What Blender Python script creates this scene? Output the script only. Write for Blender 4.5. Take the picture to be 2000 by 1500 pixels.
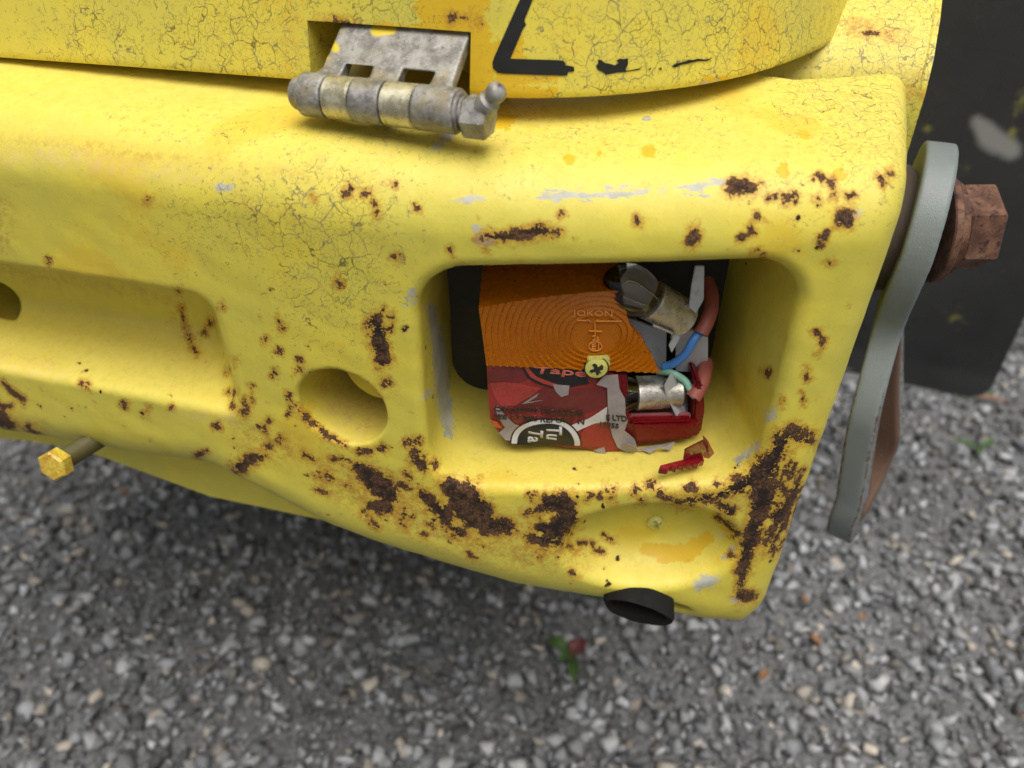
import bpy, bmesh, math, random
import numpy as np
from mathutils import Vector, Matrix
random.seed(7); RNG = np.random.default_rng(11)
for o in list(bpy.data.objects): bpy.data.objects.remove(o)
SC = bpy.context.scene; COL = SC.collection
# ---------------------------------------------------------------- camera, world, sun, exposure
HC = 0.75                              # camera height above the gravel
PITCH = math.radians(36.0); F = 1502.0  # focal length in pixels of a 2000 px wide frame
cam_d = bpy.data.cameras.new('camera'); cam = bpy.data.objects.new('camera', cam_d); COL.objects.link(cam)
cam.location = (0, 0, HC); cam.rotation_euler = (math.pi / 2 - PITCH, 0, 0)
cam_d.sensor_width = 36; cam_d.lens = F / 2000 * 36; cam_d.clip_start = 0.02; cam_d.clip_end = 500
cam_d.dof.use_dof = True; cam_d.dof.focus_distance = 0.318; cam_d.dof.aperture_fstop = 7.5
SC.camera = cam
W = bpy.data.worlds.new('World'); SC.world = W; W.use_nodes = True
SUN_EL, SUN_AZ = 71.0, 162.0            # azimuth: clockwise from +Y, where the light comes from
wn = W.node_tree.nodes; wl = W.node_tree.links
sky = wn.new('ShaderNodeTexSky'); sky.sky_type = 'NISHITA'; sky.sun_disc = False
sky.sun_elevation = math.radians(SUN_EL); sky.sun_rotation = math.radians(SUN_AZ)
sky.air_density = 1.0; sky.dust_density = 4.0
hs = wn.new('ShaderNodeHueSaturation'); hs.inputs['Saturation'].default_value = 0.22
wl.new(sky.outputs[0], hs.inputs['Color']); wl.new(hs.outputs[0], wn['Background'].inputs['Color'])
wn['Background'].inputs['Strength'].default_value = 0.068
sd = bpy.data.lights.new('sun', 'SUN'); sd.energy = 2.4; sd.angle = math.radians(50); sd.color = (1.0, 0.965, 0.91)
so = bpy.data.objects.new('sun', sd); COL.objects.link(so)
az, el = math.radians(SUN_AZ), math.radians(SUN_EL)
so.rotation_euler = Vector((-math.sin(az) * math.cos(el), -math.cos(az) * math.cos(el), -math.sin(el))).to_track_quat('-Z', 'Y').to_euler()
so.location = (0, 0, 4)
SC.view_settings.view_transform = 'Standard'; SC.view_settings.look = 'None'
SC.view_settings.exposure = 0.46; SC.view_settings.gamma = 1.0
SC.render.engine = 'CYCLES'
SC.cycles.use_adaptive_sampling = True; SC.cycles.adaptive_threshold = 0.03; SC.cycles.max_bounces = 7; SC.cycles.diffuse_bounces = 3; SC.cycles.glossy_bounces = 3; SC.cycles.transmission_bounces = 6; SC.cycles.caustics_refractive = False; SC.cycles.caustics_reflective = False
# ---------------------------------------------------------------- measuring helpers (camera-relative metres, z = 0 at camera height)
cp, sp = math.cos(PITCH), math.sin(PITCH)
def ray(px, py):
    a = (px - 1000) / F; b = (750 - py) / F
    return np.array((a, cp + b * sp, -sp + b * cp))
def at_h(px, py, h): d = ray(px, py); return d * (h / -d[2])
def at_Y(px, py, Y): d = ray(px, py); return d * (Y / d[1])
def at_D(px, py, D): return ray(px, py) * D
def at_plane(px, py, n, p0): d = ray(px, py); n = np.array(n); return d * (np.dot(n, p0) / np.dot(n, d))
def proj(P):
    dep = P[:, 1] * cp - P[:, 2] * sp; dep = np.maximum(dep, 1e-3)
    return 1000 + F * P[:, 0] / dep, 750 - F * (P[:, 1] * sp + P[:, 2] * cp) / dep
def wv(p): return Vector((p[0], p[1], p[2] + HC))
# ---------------------------------------------------------------- node helper
class NT:
    def __init__(s, name):
        s.m = bpy.data.materials.new(name); s.m.use_nodes = True; s.n = s.m.node_tree.nodes; s.l = s.m.node_tree.links
        s.b = s.n['Principled BSDF']; s.out = s.n['Material Output']
        s.geo = None
    def put(s, sock, v):
        if hasattr(v, 'is_output'): s.l.new(v, sock)
        elif isinstance(v, (tuple, list)) and len(v) == 3 and sock.type == 'RGBA': sock.default_value = (*v, 1)
        else: sock.default_value = v
    def pos(s):
        if s.geo is None: s.geo = s.n.new('ShaderNodeNewGeometry')
        return s.geo.outputs['Position']
    def attr(s, name, out='Fac'):
        a = s.n.new('ShaderNodeAttribute'); a.attribute_name = name; return a.outputs[out]
    def math(s, op, a, b=0.0, c=None, clamp=False):
        n = s.n.new('ShaderNodeMath'); n.operation = op; n.use_clamp = clamp; s.put(n.inputs[0], a); s.put(n.inputs[1], b)
        if c is not None: s.put(n.inputs[2], c)
        return n.outputs[0]
    def vmath(s, op, a, b):
        n = s.n.new('ShaderNodeVectorMath'); n.operation = op; s.put(n.inputs[0], a); s.put(n.inputs[1], b); return n.outputs[0]
    def noise(s, scale, detail=4, rough=.55, vec=None, out=0):
        n = s.n.new('ShaderNodeTexNoise'); s.l.new(vec if vec is not None else s.pos(), n.inputs['Vector'])
        n.inputs['Scale'].default_value = scale; n.inputs['Detail'].default_value = detail; n.inputs['Roughness'].default_value = rough
        return n.outputs[out]
    def voro(s, scale, feature='DISTANCE_TO_EDGE', vec=None, out='Distance', rnd=1.0):
        n = s.n.new('ShaderNodeTexVoronoi'); n.feature = feature; s.l.new(vec if vec is not None else s.pos(), n.inputs['Vector'])
        n.inputs['Scale'].default_value = scale; n.inputs['Randomness'].default_value = rnd; return n.outputs[out]
    def step(s, v, lo, hi, a=0.0, b=1.0):
        n = s.n.new('ShaderNodeMapRange'); n.interpolation_type = 'SMOOTHSTEP'
        for k, x in zip(range(5), (v, lo, hi, a, b)): s.put(n.inputs[k], x)
        return n.outputs[0]
    def mix(s, f, a, b, mode='MIX'):
        n = s.n.new('ShaderNodeMix'); n.data_type = 'RGBA'; n.blend_type = mode
        s.put(n.inputs[0], f); s.put(n.inputs[6], a); s.put(n.inputs[7], b); return n.outputs[2]
    def warp(s, amt, scale):
        return s.vmath('ADD', s.pos(), s.vmath('MULTIPLY', s.vmath('SUBTRACT', s.noise(scale, 3, .5, out=1), (.5, .5, .5)), (amt,) * 3))
    def bump(s, h, dist, strength=1.0, normal=None):
        n = s.n.new('ShaderNodeBump'); s.put(n.inputs['Height'], h); n.inputs['Distance'].default_value = dist
        n.inputs['Strength'].default_value = strength
        if normal is not None: s.l.new(normal, n.inputs['Normal'])
        return n.outputs[0]
    def set(s, **k):
        for q, v in k.items(): s.put(s.b.inputs[q.replace('_', ' ')], v)
        return s.m
def simple(name, col, rough=.5, metal=0.0, var=.25, scale=300, bump=.0002, **k):
    t = NT(name); n = t.noise(scale, 5, .6)
    c = t.mix(n, tuple(x * (1 - var) for x in col), tuple(min(1, x * (1 + var)) for x in col))
    t.set(Base_Color=c, Roughness=t.step(n, .3, .7, max(0, rough - .08), min(1, rough + .1)), Metallic=metal, **k)
    if bump: t.set(Normal=t.bump(n, bump, .6))
    return t.m
# ---------------------------------------------------------------- paint with rust, cracks, scuffs (all driven by attributes on the meshes)
def paint_material():
    t = NT('yellow_paint')
    n1 = t.noise(16, 2, .55); n2 = t.noise(90, 3, .6); n3 = t.noise(900, 2, .6); n4 = t.noise(250, 4, .7); n5 = t.noise(2600, 1, .5)
    c2 = t.step(n2, .35, .65); c4 = t.step(n4, .36, .64)
    base = t.mix(t.step(n1, .35, .65), (.63, .555, .08), (.72, .595, .066))
    base = t.mix(t.math('MULTIPLY', c2, .3), base, (.56, .49, .08))
    base = t.mix(t.step(n4, .58, .74, 0, .35), base, (.74, .60, .13))
    base = t.mix(t.step(n5, .66, .74, 0, .5), base, (.3, .25, .07))
    pale = t.math('MULTIPLY', t.attr('pale'), t.step(n4, .2, .6), clamp=True)
    base = t.mix(t.math('MULTIPLY', pale, .6), base, (.86, .67, .15))
    peel_or_reflection = t.step(t.math('ADD', t.attr('peel_or_reflection'), t.math('MULTIPLY', t.math('SUBTRACT', n4, .5), .7)), .485, .515)
    base = t.mix(peel_or_reflection, base, (.70, .45, .02))
    base = t.mix(t.step(t.math('MULTIPLY_ADD', n4, .25, n1), .74, .79, 0, .5), base, (.70, .47, .035))
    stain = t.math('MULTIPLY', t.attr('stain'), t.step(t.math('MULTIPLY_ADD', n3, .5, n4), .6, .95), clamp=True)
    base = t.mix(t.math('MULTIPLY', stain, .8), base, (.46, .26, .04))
    base = t.mix(t.math('MULTIPLY', t.math('MULTIPLY', t.attr('worn'), c4, clamp=True), .6), base, (.72, .5, .26))
    sn = t.noise(420, 4, .7, vec=t.vmath('MULTIPLY', t.pos(), (.35, 1, 1.2)))
    scuff_or_reflection = t.step(t.math('ADD', t.attr('scuff_or_reflection'), t.math('MULTIPLY', t.math('SUBTRACT', sn, .5), 1.2)), .47, .56)
    base = t.mix(t.math('MULTIPLY', scuff_or_reflection, .85), base, t.mix(c2, (.33, .35, .35), (.5, .5, .48)))
    # craquelure
    wn_ = t.vmath('SUBTRACT', t.noise(210, 2, .5, out=1), (.5, .5, .5)); w1 = t.vmath('ADD', t.pos(), t.vmath('MULTIPLY', wn_, (.006,) * 3))
    br1 = t.noise(120, 2, .6); br2 = t.noise(360, 2, .6)
    cr = t.attr('crack'); big = t.voro(135, vec=w1); small = t.voro(430, vec=w1)
    lim1 = t.math('MULTIPLY_ADD', cr, -.52, .80)
    m1 = t.math('MULTIPLY', t.step(big, .0, t.math('MULTIPLY', t.math('MULTIPLY_ADD', cr, .042, .006), t.step(br1, .3, .7, .4, 1.5)), 1, 0), t.step(t.math('MULTIPLY_ADD', br2, .4, t.math('SUBTRACT', br1, .2)), t.math('SUBTRACT', lim1, .1), lim1))
    lim2 = t.math('MULTIPLY_ADD', cr, -.28, .66)
    m2 = t.math('MULTIPLY', t.step(small, .0, .065, 1, 0), t.step(br2, t.math('SUBTRACT', lim2, .06), lim2))
    crack = t.math('MULTIPLY', t.math('MAXIMUM', m1, t.math('MULTIPLY', m2, .7)), t.step(cr, .02, .12), clamp=True)
    base = t.mix(t.math('MULTIPLY', crack, .85), base, t.mix(c2, (.075, .055, .02), (.15, .135, .10)))
    # rust
    rn = t.noise(170, 5, .72)
    rr = t.math('ADD', t.attr('rust'), t.math('ADD', t.math('MULTIPLY', t.math('SUBTRACT', rn, .5), 1.2), t.math('MULTIPLY', t.math('SUBTRACT', n3, .5), .55)))
    rmask = t.step(rr, .485, .53)
    halo = t.math('MULTIPLY', t.step(t.math('MULTIPLY_ADD', t.math('SUBTRACT', n4, .5), .3, rr), .10, .54), .9)
    vs = t.n.new('ShaderNodeTexVoronoi'); vs.feature = 'F1'; vs.inputs['Scale'].default_value = 170; t.l.new(w1, vs.inputs['Vector'])
    sep = t.n.new('ShaderNodeSeparateColor'); t.l.new(vs.outputs['Color'], sep.inputs[0]); sd_ = vs.outputs['Distance']; sk = t.attr('speck')
    live = t.math('MULTIPLY', t.step(t.math('MULTIPLY_ADD', sk, .45, sep.outputs[0]), .95, .97), t.step(sk, .05, .15)); rad = t.math('MULTIPLY', sep.outputs[1], .22)
    smask = t.math('MULTIPLY', live, t.step(t.math('MULTIPLY_ADD', t.math('SUBTRACT', n3, .5), .5, sd_), t.math('SUBTRACT', rad, .02), t.math('ADD', rad, .03), 1, 0))
    shalo = t.math('MULTIPLY', live, t.step(sd_, .05, t.math('ADD', rad, .25), .6, 0))
    base = t.mix(t.math('MAXIMUM', halo, shalo), base, t.mix(n4, (.62, .33, .025), (.36, .165, .025)))
    rust = t.math('MAXIMUM', rmask, smask)
    rcol = t.mix(t.step(rn, .42, .60), (.018, .010, .007), t.mix(t.step(n3, .4, .6), (.05, .024, .012), (.15, .07, .028)))
    base = t.mix(rust, base, rcol)
    rough = t.math('ADD', t.math('MULTIPLY', rust, .4), t.step(n2, .3, .7, .38, .52))
    rough = t.math('MINIMUM', t.math('MULTIPLY_ADD', pale, .1, rough), .95)
    h = t.math('MULTIPLY', rmask, t.math('MULTIPLY_ADD', n3, 1.5, -1.6))
    h = t.math('ADD', h, t.math('ADD', t.math('MULTIPLY', n2, .65), t.math('MULTIPLY', n4, .5)))
    t.set(Base_Color=base, Roughness=rough, Normal=t.bump(h, .00036, .9), Specular_IOR_Level=.4)
    return t.m
# ---------------------------------------------------------------- implicit surfaces
def iround(a, b, r):
    return np.minimum(-r, np.maximum(a, b)) + np.sqrt(np.maximum(r + a, 0) ** 2 + np.maximum(r + b, 0) ** 2)
def uround(a, b, r): return -iround(-a, -b, r)
def smax(a, b, k): h = np.maximum(k - np.abs(a - b), 0) / k; return np.maximum(a, b) + h * h * k * .25
def smin(a, b, k): return -smax(-a, -b, k)
def rbox2(x, y, hx, hy, r):
    qx = np.abs(x) - hx + r; qy = np.abs(y) - hy + r
    return np.sqrt(np.maximum(qx, 0) ** 2 + np.maximum(qy, 0) ** 2) + np.minimum(np.maximum(qx, qy), 0) - r
def grad(f, P, e=2e-4):
    g = np.empty_like(P)
    for k in range(3):
        d = np.zeros(3); d[k] = e
        g[:, k] = (f(P[:, 0] + d[0], P[:, 1] + d[1], P[:, 2] + d[2]) - f(P[:, 0] - d[0], P[:, 1] - d[1], P[:, 2] - d[2])) / (2 * e)
    return g
def snap(f, P, n=2, lim=.002):
    for _ in range(n):
        v = f(P[:, 0], P[:, 1], P[:, 2]); g = grad(f, P); q = np.maximum((g * g).sum(1), .05)
        st = np.clip(v / q, -lim, lim); P = P - g * st[:, None]
    return P
def nets(f, lo, hi, h):
    lo = np.array(lo, float); n = np.ceil((np.array(hi) - lo) / h).astype(int) + 1
    ax = [lo[k] + np.arange(n[k]) * h for k in range(3)]
    V = np.empty(tuple(n), np.float32)
    for i0 in range(0, n[0], 24):
        X, Y, Z = np.meshgrid(ax[0][i0:i0 + 24], ax[1], ax[2], indexing='ij'); V[i0:i0 + 24] = f(X, Y, Z)
    S = V < 0
    cnt = np.zeros(tuple(n - 1), np.int8)
    for a in (0, 1):
        for b in (0, 1):
            for c in (0, 1): cnt += S[a:n[0] - 1 + a, b:n[1] - 1 + b, c:n[2] - 1 + c]
    I = np.argwhere((cnt > 0) & (cnt < 8)); idx = -np.ones(tuple(n - 1), np.int32); idx[tuple(I.T)] = np.arange(len(I))
    acc = np.zeros((len(I), 3)); num = np.zeros(len(I))
    cor = [(a, b, c) for a in (0, 1) for b in (0, 1) for c in (0, 1)]
    for p in cor:
        for q in cor:
            if sum(abs(p[k] - q[k]) for k in range(3)) == 1 and p < q:
                vp = V[I[:, 0] + p[0], I[:, 1] + p[1], I[:, 2] + p[2]]; vq = V[I[:, 0] + q[0], I[:, 1] + q[1], I[:, 2] + q[2]]
                m = (vp < 0) != (vq < 0); tt = np.where(m, vp / np.where(m, vp - vq, 1), 0)
                pos = np.array(p)[None] + tt[:, None] * (np.array(q) - np.array(p))[None]
                acc += pos * m[:, None]; num += m
    P = lo + (I + acc / num[:, None]) * h
    Q = []
    for k in range(3):
        u, w = (k + 1) % 3, (k + 2) % 3
        sl0 = [slice(None)] * 3; sl1 = [slice(None)] * 3; sl0[k] = slice(0, n[k] - 1); sl1[k] = slice(1, n[k])
        a = S[tuple(sl0)]; b = S[tuple(sl1)]; E = np.argwhere(a != b)
        E = E[(E[:, u] > 0) & (E[:, w] > 0) & (E[:, u] < n[u] - 1) & (E[:, w] < n[w] - 1)]
        inside = a[tuple(E.T)]
        def c(du, dw):
            e = E.copy(); e[:, u] -= du; e[:, w] -= dw; return idx[tuple(e.T)]
        q = np.stack([c(1, 1), c(0, 1), c(0, 0), c(1, 0)], 1); q[~inside] = q[~inside][:, ::-1]; Q.append(q)
    return P, np.concatenate(Q)
def subdiv(P, Q):
    E = np.concatenate([Q[:, [k, (k + 1) % 4]] for k in range(4)]); Es = np.sort(E, 1)
    U, inv = np.unique(Es, axis=0, return_inverse=True); inv = inv.reshape(-1)
    nP, nF = len(P), len(Q)
    mid = (P[U[:, 0]] + P[U[:, 1]]) / 2; cen = P[Q].mean(1)
    e = [nP + inv[k * nF:(k + 1) * nF] for k in range(4)]; c = nP + len(U) + np.arange(nF)
    R = np.concatenate([np.stack([Q[:, k], e[k], c, e[k - 1]], 1) for k in range(4)])
    return np.concatenate([P, mid, cen]), R
# ---------------------------------------------------------------- object helpers
def link(name, me, mat=None, parent=None, smooth=True):
    me.name = name; o = bpy.data.objects.new(name, me); COL.objects.link(o)
    if mat: me.materials.append(mat)
    if smooth and len(me.polygons): me.polygons.foreach_set('use_smooth', [True] * len(me.polygons))
    if parent: o.parent = parent
    return o
def np_mesh(P, Q, world=True):
    me = bpy.data.meshes.new('mesh'); P = np.array(P, float).copy()
    if world: P[:, 2] += HC
    k = Q.shape[1]
    me.vertices.add(len(P)); me.vertices.foreach_set('co', P.reshape(-1).astype(np.float32))
    me.loops.add(Q.size); me.loops.foreach_set('vertex_index', Q.reshape(-1).astype(np.int32))
    me.polygons.add(len(Q)); me.polygons.foreach_set('loop_start', (np.arange(len(Q)) * k).astype(np.int32))
    me.update(calc_edges=True); me.validate(); return me
def set_attr(me, name, v):
    a = me.attributes.new(name, 'FLOAT', 'POINT'); a.data.foreach_set('value', np.asarray(v, np.float32))
def bm_obj(name, bm, mat, parent=None, smooth=True, auto=None):
    me = bpy.data.meshes.new(name); bmesh.ops.recalc_face_normals(bm, faces=bm.faces[:]); bm.to_mesh(me); bm.free()
    o = link(name, me, mat, parent, smooth)
    if auto is not None:
        try: me.set_sharp_from_angle(angle=math.radians(auto))
        except Exception: pass
    return o
def frame(axis):
    a = Vector(axis).normalized(); u = a.orthogonal().normalized(); return u, a.cross(u), a
def cyl(bm, p0, p1, r0, r1=None, seg=32, bev=0.0, hex_rot=0.0, cap=True):
    r1 = r0 if r1 is None else r1; p0, p1 = Vector(p0), Vector(p1); u, v, a = frame(p1 - p0); L = (p1 - p0).length
    rings = [(0, r0)] if not bev else [(0, r0 - bev), (bev, r0)]
    rings += [(L, r1)] if not bev else [(L - bev, r1), (L, r1 - bev)]
    R = []
    for d, r in rings: R.append([bm.verts.new(p0 + a * d + (u * math.cos(2 * math.pi * k / seg + hex_rot) + v * math.sin(2 * math.pi * k / seg + hex_rot)) * r) for k in range(seg)])
    for A, B in zip(R, R[1:]):
        for k in range(seg): bm.faces.new((A[k], A[(k + 1) % seg], B[(k + 1) % seg], B[k]))
    if cap: bm.faces.new(R[0][::-1]); bm.faces.new(R[-1])
    return R
def lathe(bm, origin, axis, prof, seg=32):
    u, v, a = frame(axis); origin = Vector(origin); R = []
    for d, r in prof: R.append([bm.verts.new(origin + a * d + (u * math.cos(2 * math.pi * k / seg) + v * math.sin(2 * math.pi * k / seg)) * max(r, 1e-5)) for k in range(seg)])
    for A, B in zip(R, R[1:]):
        for k in range(seg): bm.faces.new((A[k], A[(k + 1) % seg], B[(k + 1) % seg], B[k]))
    bm.faces.new(R[0][::-1]); bm.faces.new(R[-1])
def smooth_path(pts, n=8):
    pts = [Vector(p) for p in pts]; out = []
    for i in range(len(pts) - 1):
        a, b = pts[i], pts[i + 1]; pa = pts[max(i - 1, 0)]; pb = pts[min(i + 2, len(pts) - 1)]
        for k in range(n):
            t = k / n
            out.append(.5 * ((2 * a) + (b - pa) * t + (2 * pa - 5 * a + 4 * b - pb) * t * t + (3 * a - pa - 3 * b + pb) * t ** 3))
    out.append(pts[-1]); return out
def tube(bm, pts, r, seg=14, hollow=0.0, r_end=None):
    path = smooth_path(pts); N = len(path); u = None; R = []; R2 = []
    for i, p in enumerate(path):
        d = (path[min(i + 1, N - 1)] - path[max(i - 1, 0)]).normalized()
        u = d.orthogonal().normalized() if u is None else (u - d * u.dot(d)).normalized(); v = d.cross(u)
        rr = r if r_end is None else r + (r_end - r) * i / (N - 1)
        R.append([bm.verts.new(p + (u * math.cos(2 * math.pi * k / seg) + v * math.sin(2 * math.pi * k / seg)) * rr) for k in range(seg)])
        if hollow: R2.append([bm.verts.new(p + (u * math.cos(2 * math.pi * k / seg) + v * math.sin(2 * math.pi * k / seg)) * (rr - hollow)) for k in range(seg)])
    for A, B in zip(R, R[1:]):
        for k in range(seg): bm.faces.new((A[k], A[(k + 1) % seg], B[(k + 1) % seg], B[k]))
    if hollow:
        for A, B in zip(R2, R2[1:]):
            for k in range(seg): bm.faces.new((B[k], B[(k + 1) % seg], A[(k + 1) % seg], A[k]))
        for A, B in ((R[0], R2[0]), (R[-1], R2[-1])):
            for k in range(seg): bm.faces.new((A[k], A[(k + 1) % seg], B[(k + 1) % seg], B[k]))
    else: bm.faces.new(R[0][::-1]); bm.faces.new(R[-1])
def prism(bm, front, off, bev=0.0):
    """closed plate: a front outline (world points) pushed along off"""
    off = Vector(off); A = [bm.verts.new(Vector(p)) for p in front]; B = [bm.verts.new(Vector(p) + off) for p in front]
    fs = [bm.faces.new(A), bm.faces.new(B[::-1])]; n = len(A)
    for k in range(n): fs.append(bm.faces.new((A[k], B[k], B[(k + 1) % n], A[(k + 1) % n])))
    bmesh.ops.recalc_face_normals(bm, faces=fs)
    if bev: bmesh.ops.bevel(bm, geom=[e for e in bm.edges if e.verts[0] in A + B and e.verts[1] in A + B], offset=bev, segments=2, affect='EDGES', clamp_overlap=True)
def plate(name, px, Y, mat, parent, th=.0012, bev=.0003, tilt=None):
    bm = bmesh.new()
    pts = [wv(at_Y(x, y, Y if tilt is None else Y + tilt * i)) for i, (x, y) in enumerate(px)]
    prism(bm, pts, (0, th, 0), bev); return bm_obj(name, bm, mat, parent, False)
def tag(o, label=None, cat=None, group=None, kind=None):
    for k, v in (('label', label), ('category', cat), ('group', group), ('kind', kind)):
        if v: o[k] = v
    return o
# ---------------------------------------------------------------- materials
M_paint = paint_material()
def cast_mat(name, c0, c1, metal, rough, dirt=1.0):
    t = NT(name); n = t.noise(160, 6, .7); g = t.noise(2400, 3, .6); w = t.noise(70, 3, .6)
    c = t.mix(t.step(n, .36, .64), c0, c1); c = t.mix(t.step(w, .52, .66, 0, .6 * dirt), c, (.34, .27, .13)); c = t.mix(t.step(t.noise(520, 5, .75), .56, .66, 0, .75 * dirt), c, (.06, .05, .04))
    c = t.mix(t.step(t.noise(330, 5, .8), .58, .65, 0, .6 * dirt), c, (.62, .63, .62))
    c = t.mix(t.step(t.attr('daub'), .3, .6), c, (.72, .55, .05))
    t.set(Base_Color=c, Metallic=metal, Roughness=t.step(n, .3, .7, rough - .1, rough + .12), Normal=t.bump(g, .00025, .6)); return t.m
M_cast = cast_mat('cast_zinc', (.19, .18, .16), (.40, .385, .355), .45, .46, .8)
M_plated = cast_mat('plated_brassy_steel', (.46, .42, .27), (.74, .69, .52), .75, .30, .45)
def rust_mat():
    t = NT('rusty_steel'); n = t.noise(120, 6, .7); g = t.noise(900, 5, .7)
    c = t.mix(t.step(n, .35, .65), (.075, .032, .02), (.2, .092, .052)); c = t.mix(t.step(t.noise(260, 5, .7), .54, .66), c, (.035, .016, .012)); c = t.mix(t.step(t.noise(60, 3, .5), .55, .75, 0, .5), c, (.3, .18, .12))
    t.set(Base_Color=c, Roughness=.72, Metallic=.15, Normal=t.bump(g, .0005, .8)); return t.m
M_rust = rust_mat()
def link_mat():
    t = NT('grey_painted_steel'); n = t.noise(50, 4, .6); g = t.noise(1500, 4, .6)
    c = t.mix(n, (.15, .172, .172), (.21, .238, .235)); c = t.mix(t.step(t.noise(500, 5, .7), .6, .75, 0, .4), c, (.4, .4, .36))
    r = t.step(t.math('ADD', t.attr('rust'), t.math('MULTIPLY', t.math('SUBTRACT', t.noise(330, 6, .75), .5), .9)), .46, .58)
    c = t.mix(r, c, t.mix(g, (.05, .027, .017), (.16, .085, .052)))
    t.set(Base_Color=c, Roughness=t.math('MULTIPLY_ADD', r, .35, .42), Normal=t.bump(t.math('ADD', g, r), .0003, .6)); return t.m
M_link = link_mat()
M_rubber = simple('black_rubber', (.008, .0075, .007), .75, var=.4, scale=240, bump=.0006, Specular_IOR_Level=.2)
M_dark = simple('dark_iron', (.05, .035, .025), .75, var=.4, scale=90, bump=.0008)
def tyre_mat():
    t = NT('smooth_black_rubber'); n = t.noise(9, 6, .65); g = t.noise(500, 4, .6)
    c = t.mix(n, (.014, .014, .0145), (.045, .046, .047)); c = t.mix(t.step(t.noise(120, 5, .7), .68, .76, 0, .5), c, (.12, .12, .1))
    s = t.step(t.math('ADD', t.attr('scuff_or_reflection'), t.math('MULTIPLY', t.math('SUBTRACT', t.noise(30, 3, .6), .5), .5)), .36, .72)  # here the two masks paint reflections into the panel colour
    c = t.mix(t.math('MULTIPLY', s, .7), c, (.34, .34, .335)); y = t.step(t.math('ADD', t.attr('peel_or_reflection'), t.math('MULTIPLY', t.math('SUBTRACT', t.noise(60, 5, .7), .5), .9)), .45, .7)
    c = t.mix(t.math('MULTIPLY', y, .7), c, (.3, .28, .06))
    t.set(Base_Color=c, Roughness=t.step(n, .3, .7, .16, .32), Normal=t.bump(t.math('MULTIPLY_ADD', g, .15, n), .004, .5)); return t.m
M_tyre = tyre_mat()
def plastic(name, col, dark, trans, rough=.22):
    t = NT(name); n = t.noise(160, 5, .65); sc = t.noise(900, 3, .7, vec=t.vmath('MULTIPLY', t.pos(), (.25, 1, 1)))
    c = t.mix(n, dark, col); c = t.mix(t.step(sc, .66, .75, 0, .3), c, tuple(min(1, x * 1.2 + .12) for x in col))
    t.set(Base_Color=c, Roughness=t.step(n, .3, .7, rough, rough + .16), IOR=1.49, Transmission_Weight=trans, Normal=t.bump(sc, .00003, .4), Specular_IOR_Level=.3); return t.m
M_amber = plastic('amber_plastic', (.86, .265, .002), (.68, .17, .001), .42, .2)
M_emboss = simple('amber_relief', (.86, .33, .05), .25, var=.15, bump=0)
M_red = plastic('red_plastic', (.30, .008, .012), (.16, .004, .007), .35)
def tape_mat():
    t = NT('red_printed_tape'); n = t.noise(70, 5, .65); g = t.noise(600, 4, .6)
    c = t.mix(n, (.2, .018, .014), (.34, .034, .024)); c = t.mix(t.step(t.noise(130, 6, .7), .56, .72, 0, .6), c, (.15, .03, .025))
    t.set(Base_Color=c, Roughness=t.step(n, .3, .7, .24, .5), Normal=t.bump(t.math('ADD', n, t.math('MULTIPLY', g, .3)), .0006, .6)); return t.m
M_tape = tape_mat()
M_tapelight = simple('light_red_film', (.36, .045, .034), .3, var=.3, scale=150, bump=.0004)
M_tapedark = simple('dull_red_film', (.15, .022, .02), .34, var=.3, scale=150, bump=.0004)
M_film = simple('grey_tape_backing', (.3, .255, .24), .48, var=.45, scale=130, bump=.0006)
M_white = simple('white_print', (.56, .53, .51), .45, var=.2, scale=200, bump=.0002)
M_black = simple('black_print', (.012, .012, .012), .38, var=.4, scale=200, bump=.0001)
M_pink = simple('red_print', (.55, .12, .1), .4, var=.2, bump=.0001)
def letter_mat():
    t = NT('black_lettering'); n = t.noise(200, 4, .6)
    s = t.step(t.noise(500, 3, .7, vec=t.vmath('MULTIPLY', t.pos(), (.15, 1, 1.2))), .7, .76, 0, .35)
    t.set(Base_Color=t.mix(s, (.012, .012, .01), (.25, .22, .06)), Roughness=t.step(n, .3, .7, .3, .42)); return t.m
M_letter = letter_mat()
M_nickel = cast_mat('worn_nickel', (.5, .47, .4), (.74, .71, .64), .85, .28, .4)
def galv():
    t = NT('galvanised_sheet'); n = t.voro(220, 'F1', out='Color'); w = t.noise(90, 5, .65)
    c = t.mix(.5, t.mix(w, (.42, .44, .45), (.6, .62, .63)), t.mix(n, (.42, .43, .44), (.62, .64, .66))); c = t.mix(t.step(w, .58, .75, 0, .7), c, (.3, .19, .11))
    t.set(Base_Color=c, Metallic=.3, Roughness=t.step(w, .3, .7, .38, .55), Normal=t.bump(t.noise(800, 3), .0001, .5)); return t.m
M_galv = galv()
def glass():
    t = NT('bulb_glass'); t.set(Base_Color=(.95, .95, .93), Roughness=.03, IOR=1.45, Transmission_Weight=1.0, Normal=t.bump(t.noise(200, 2), .00005, .3)); return t.m
M_glass = glass()
M_blue = simple('blue_wire', (.07, .24, .62), .38, var=.12, bump=.0001)
M_green = simple('green_wire', (.25, .5, .36), .38, var=.2, bump=.0001)
M_sleeve = simple('salmon_rubber_sleeve', (.36, .1, .075), .5, var=.25, scale=200, bump=.0003)
M_screwy = simple('painted_screw', (.66, .62, .16), .42, .1, var=.2, scale=500, bump=.0003)
M_cavity = simple('housing_and_shade_black', (.02, .02, .018), .6, var=.3)  # near-black for the lamp back, and for painted shade in pocket and screw
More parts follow.
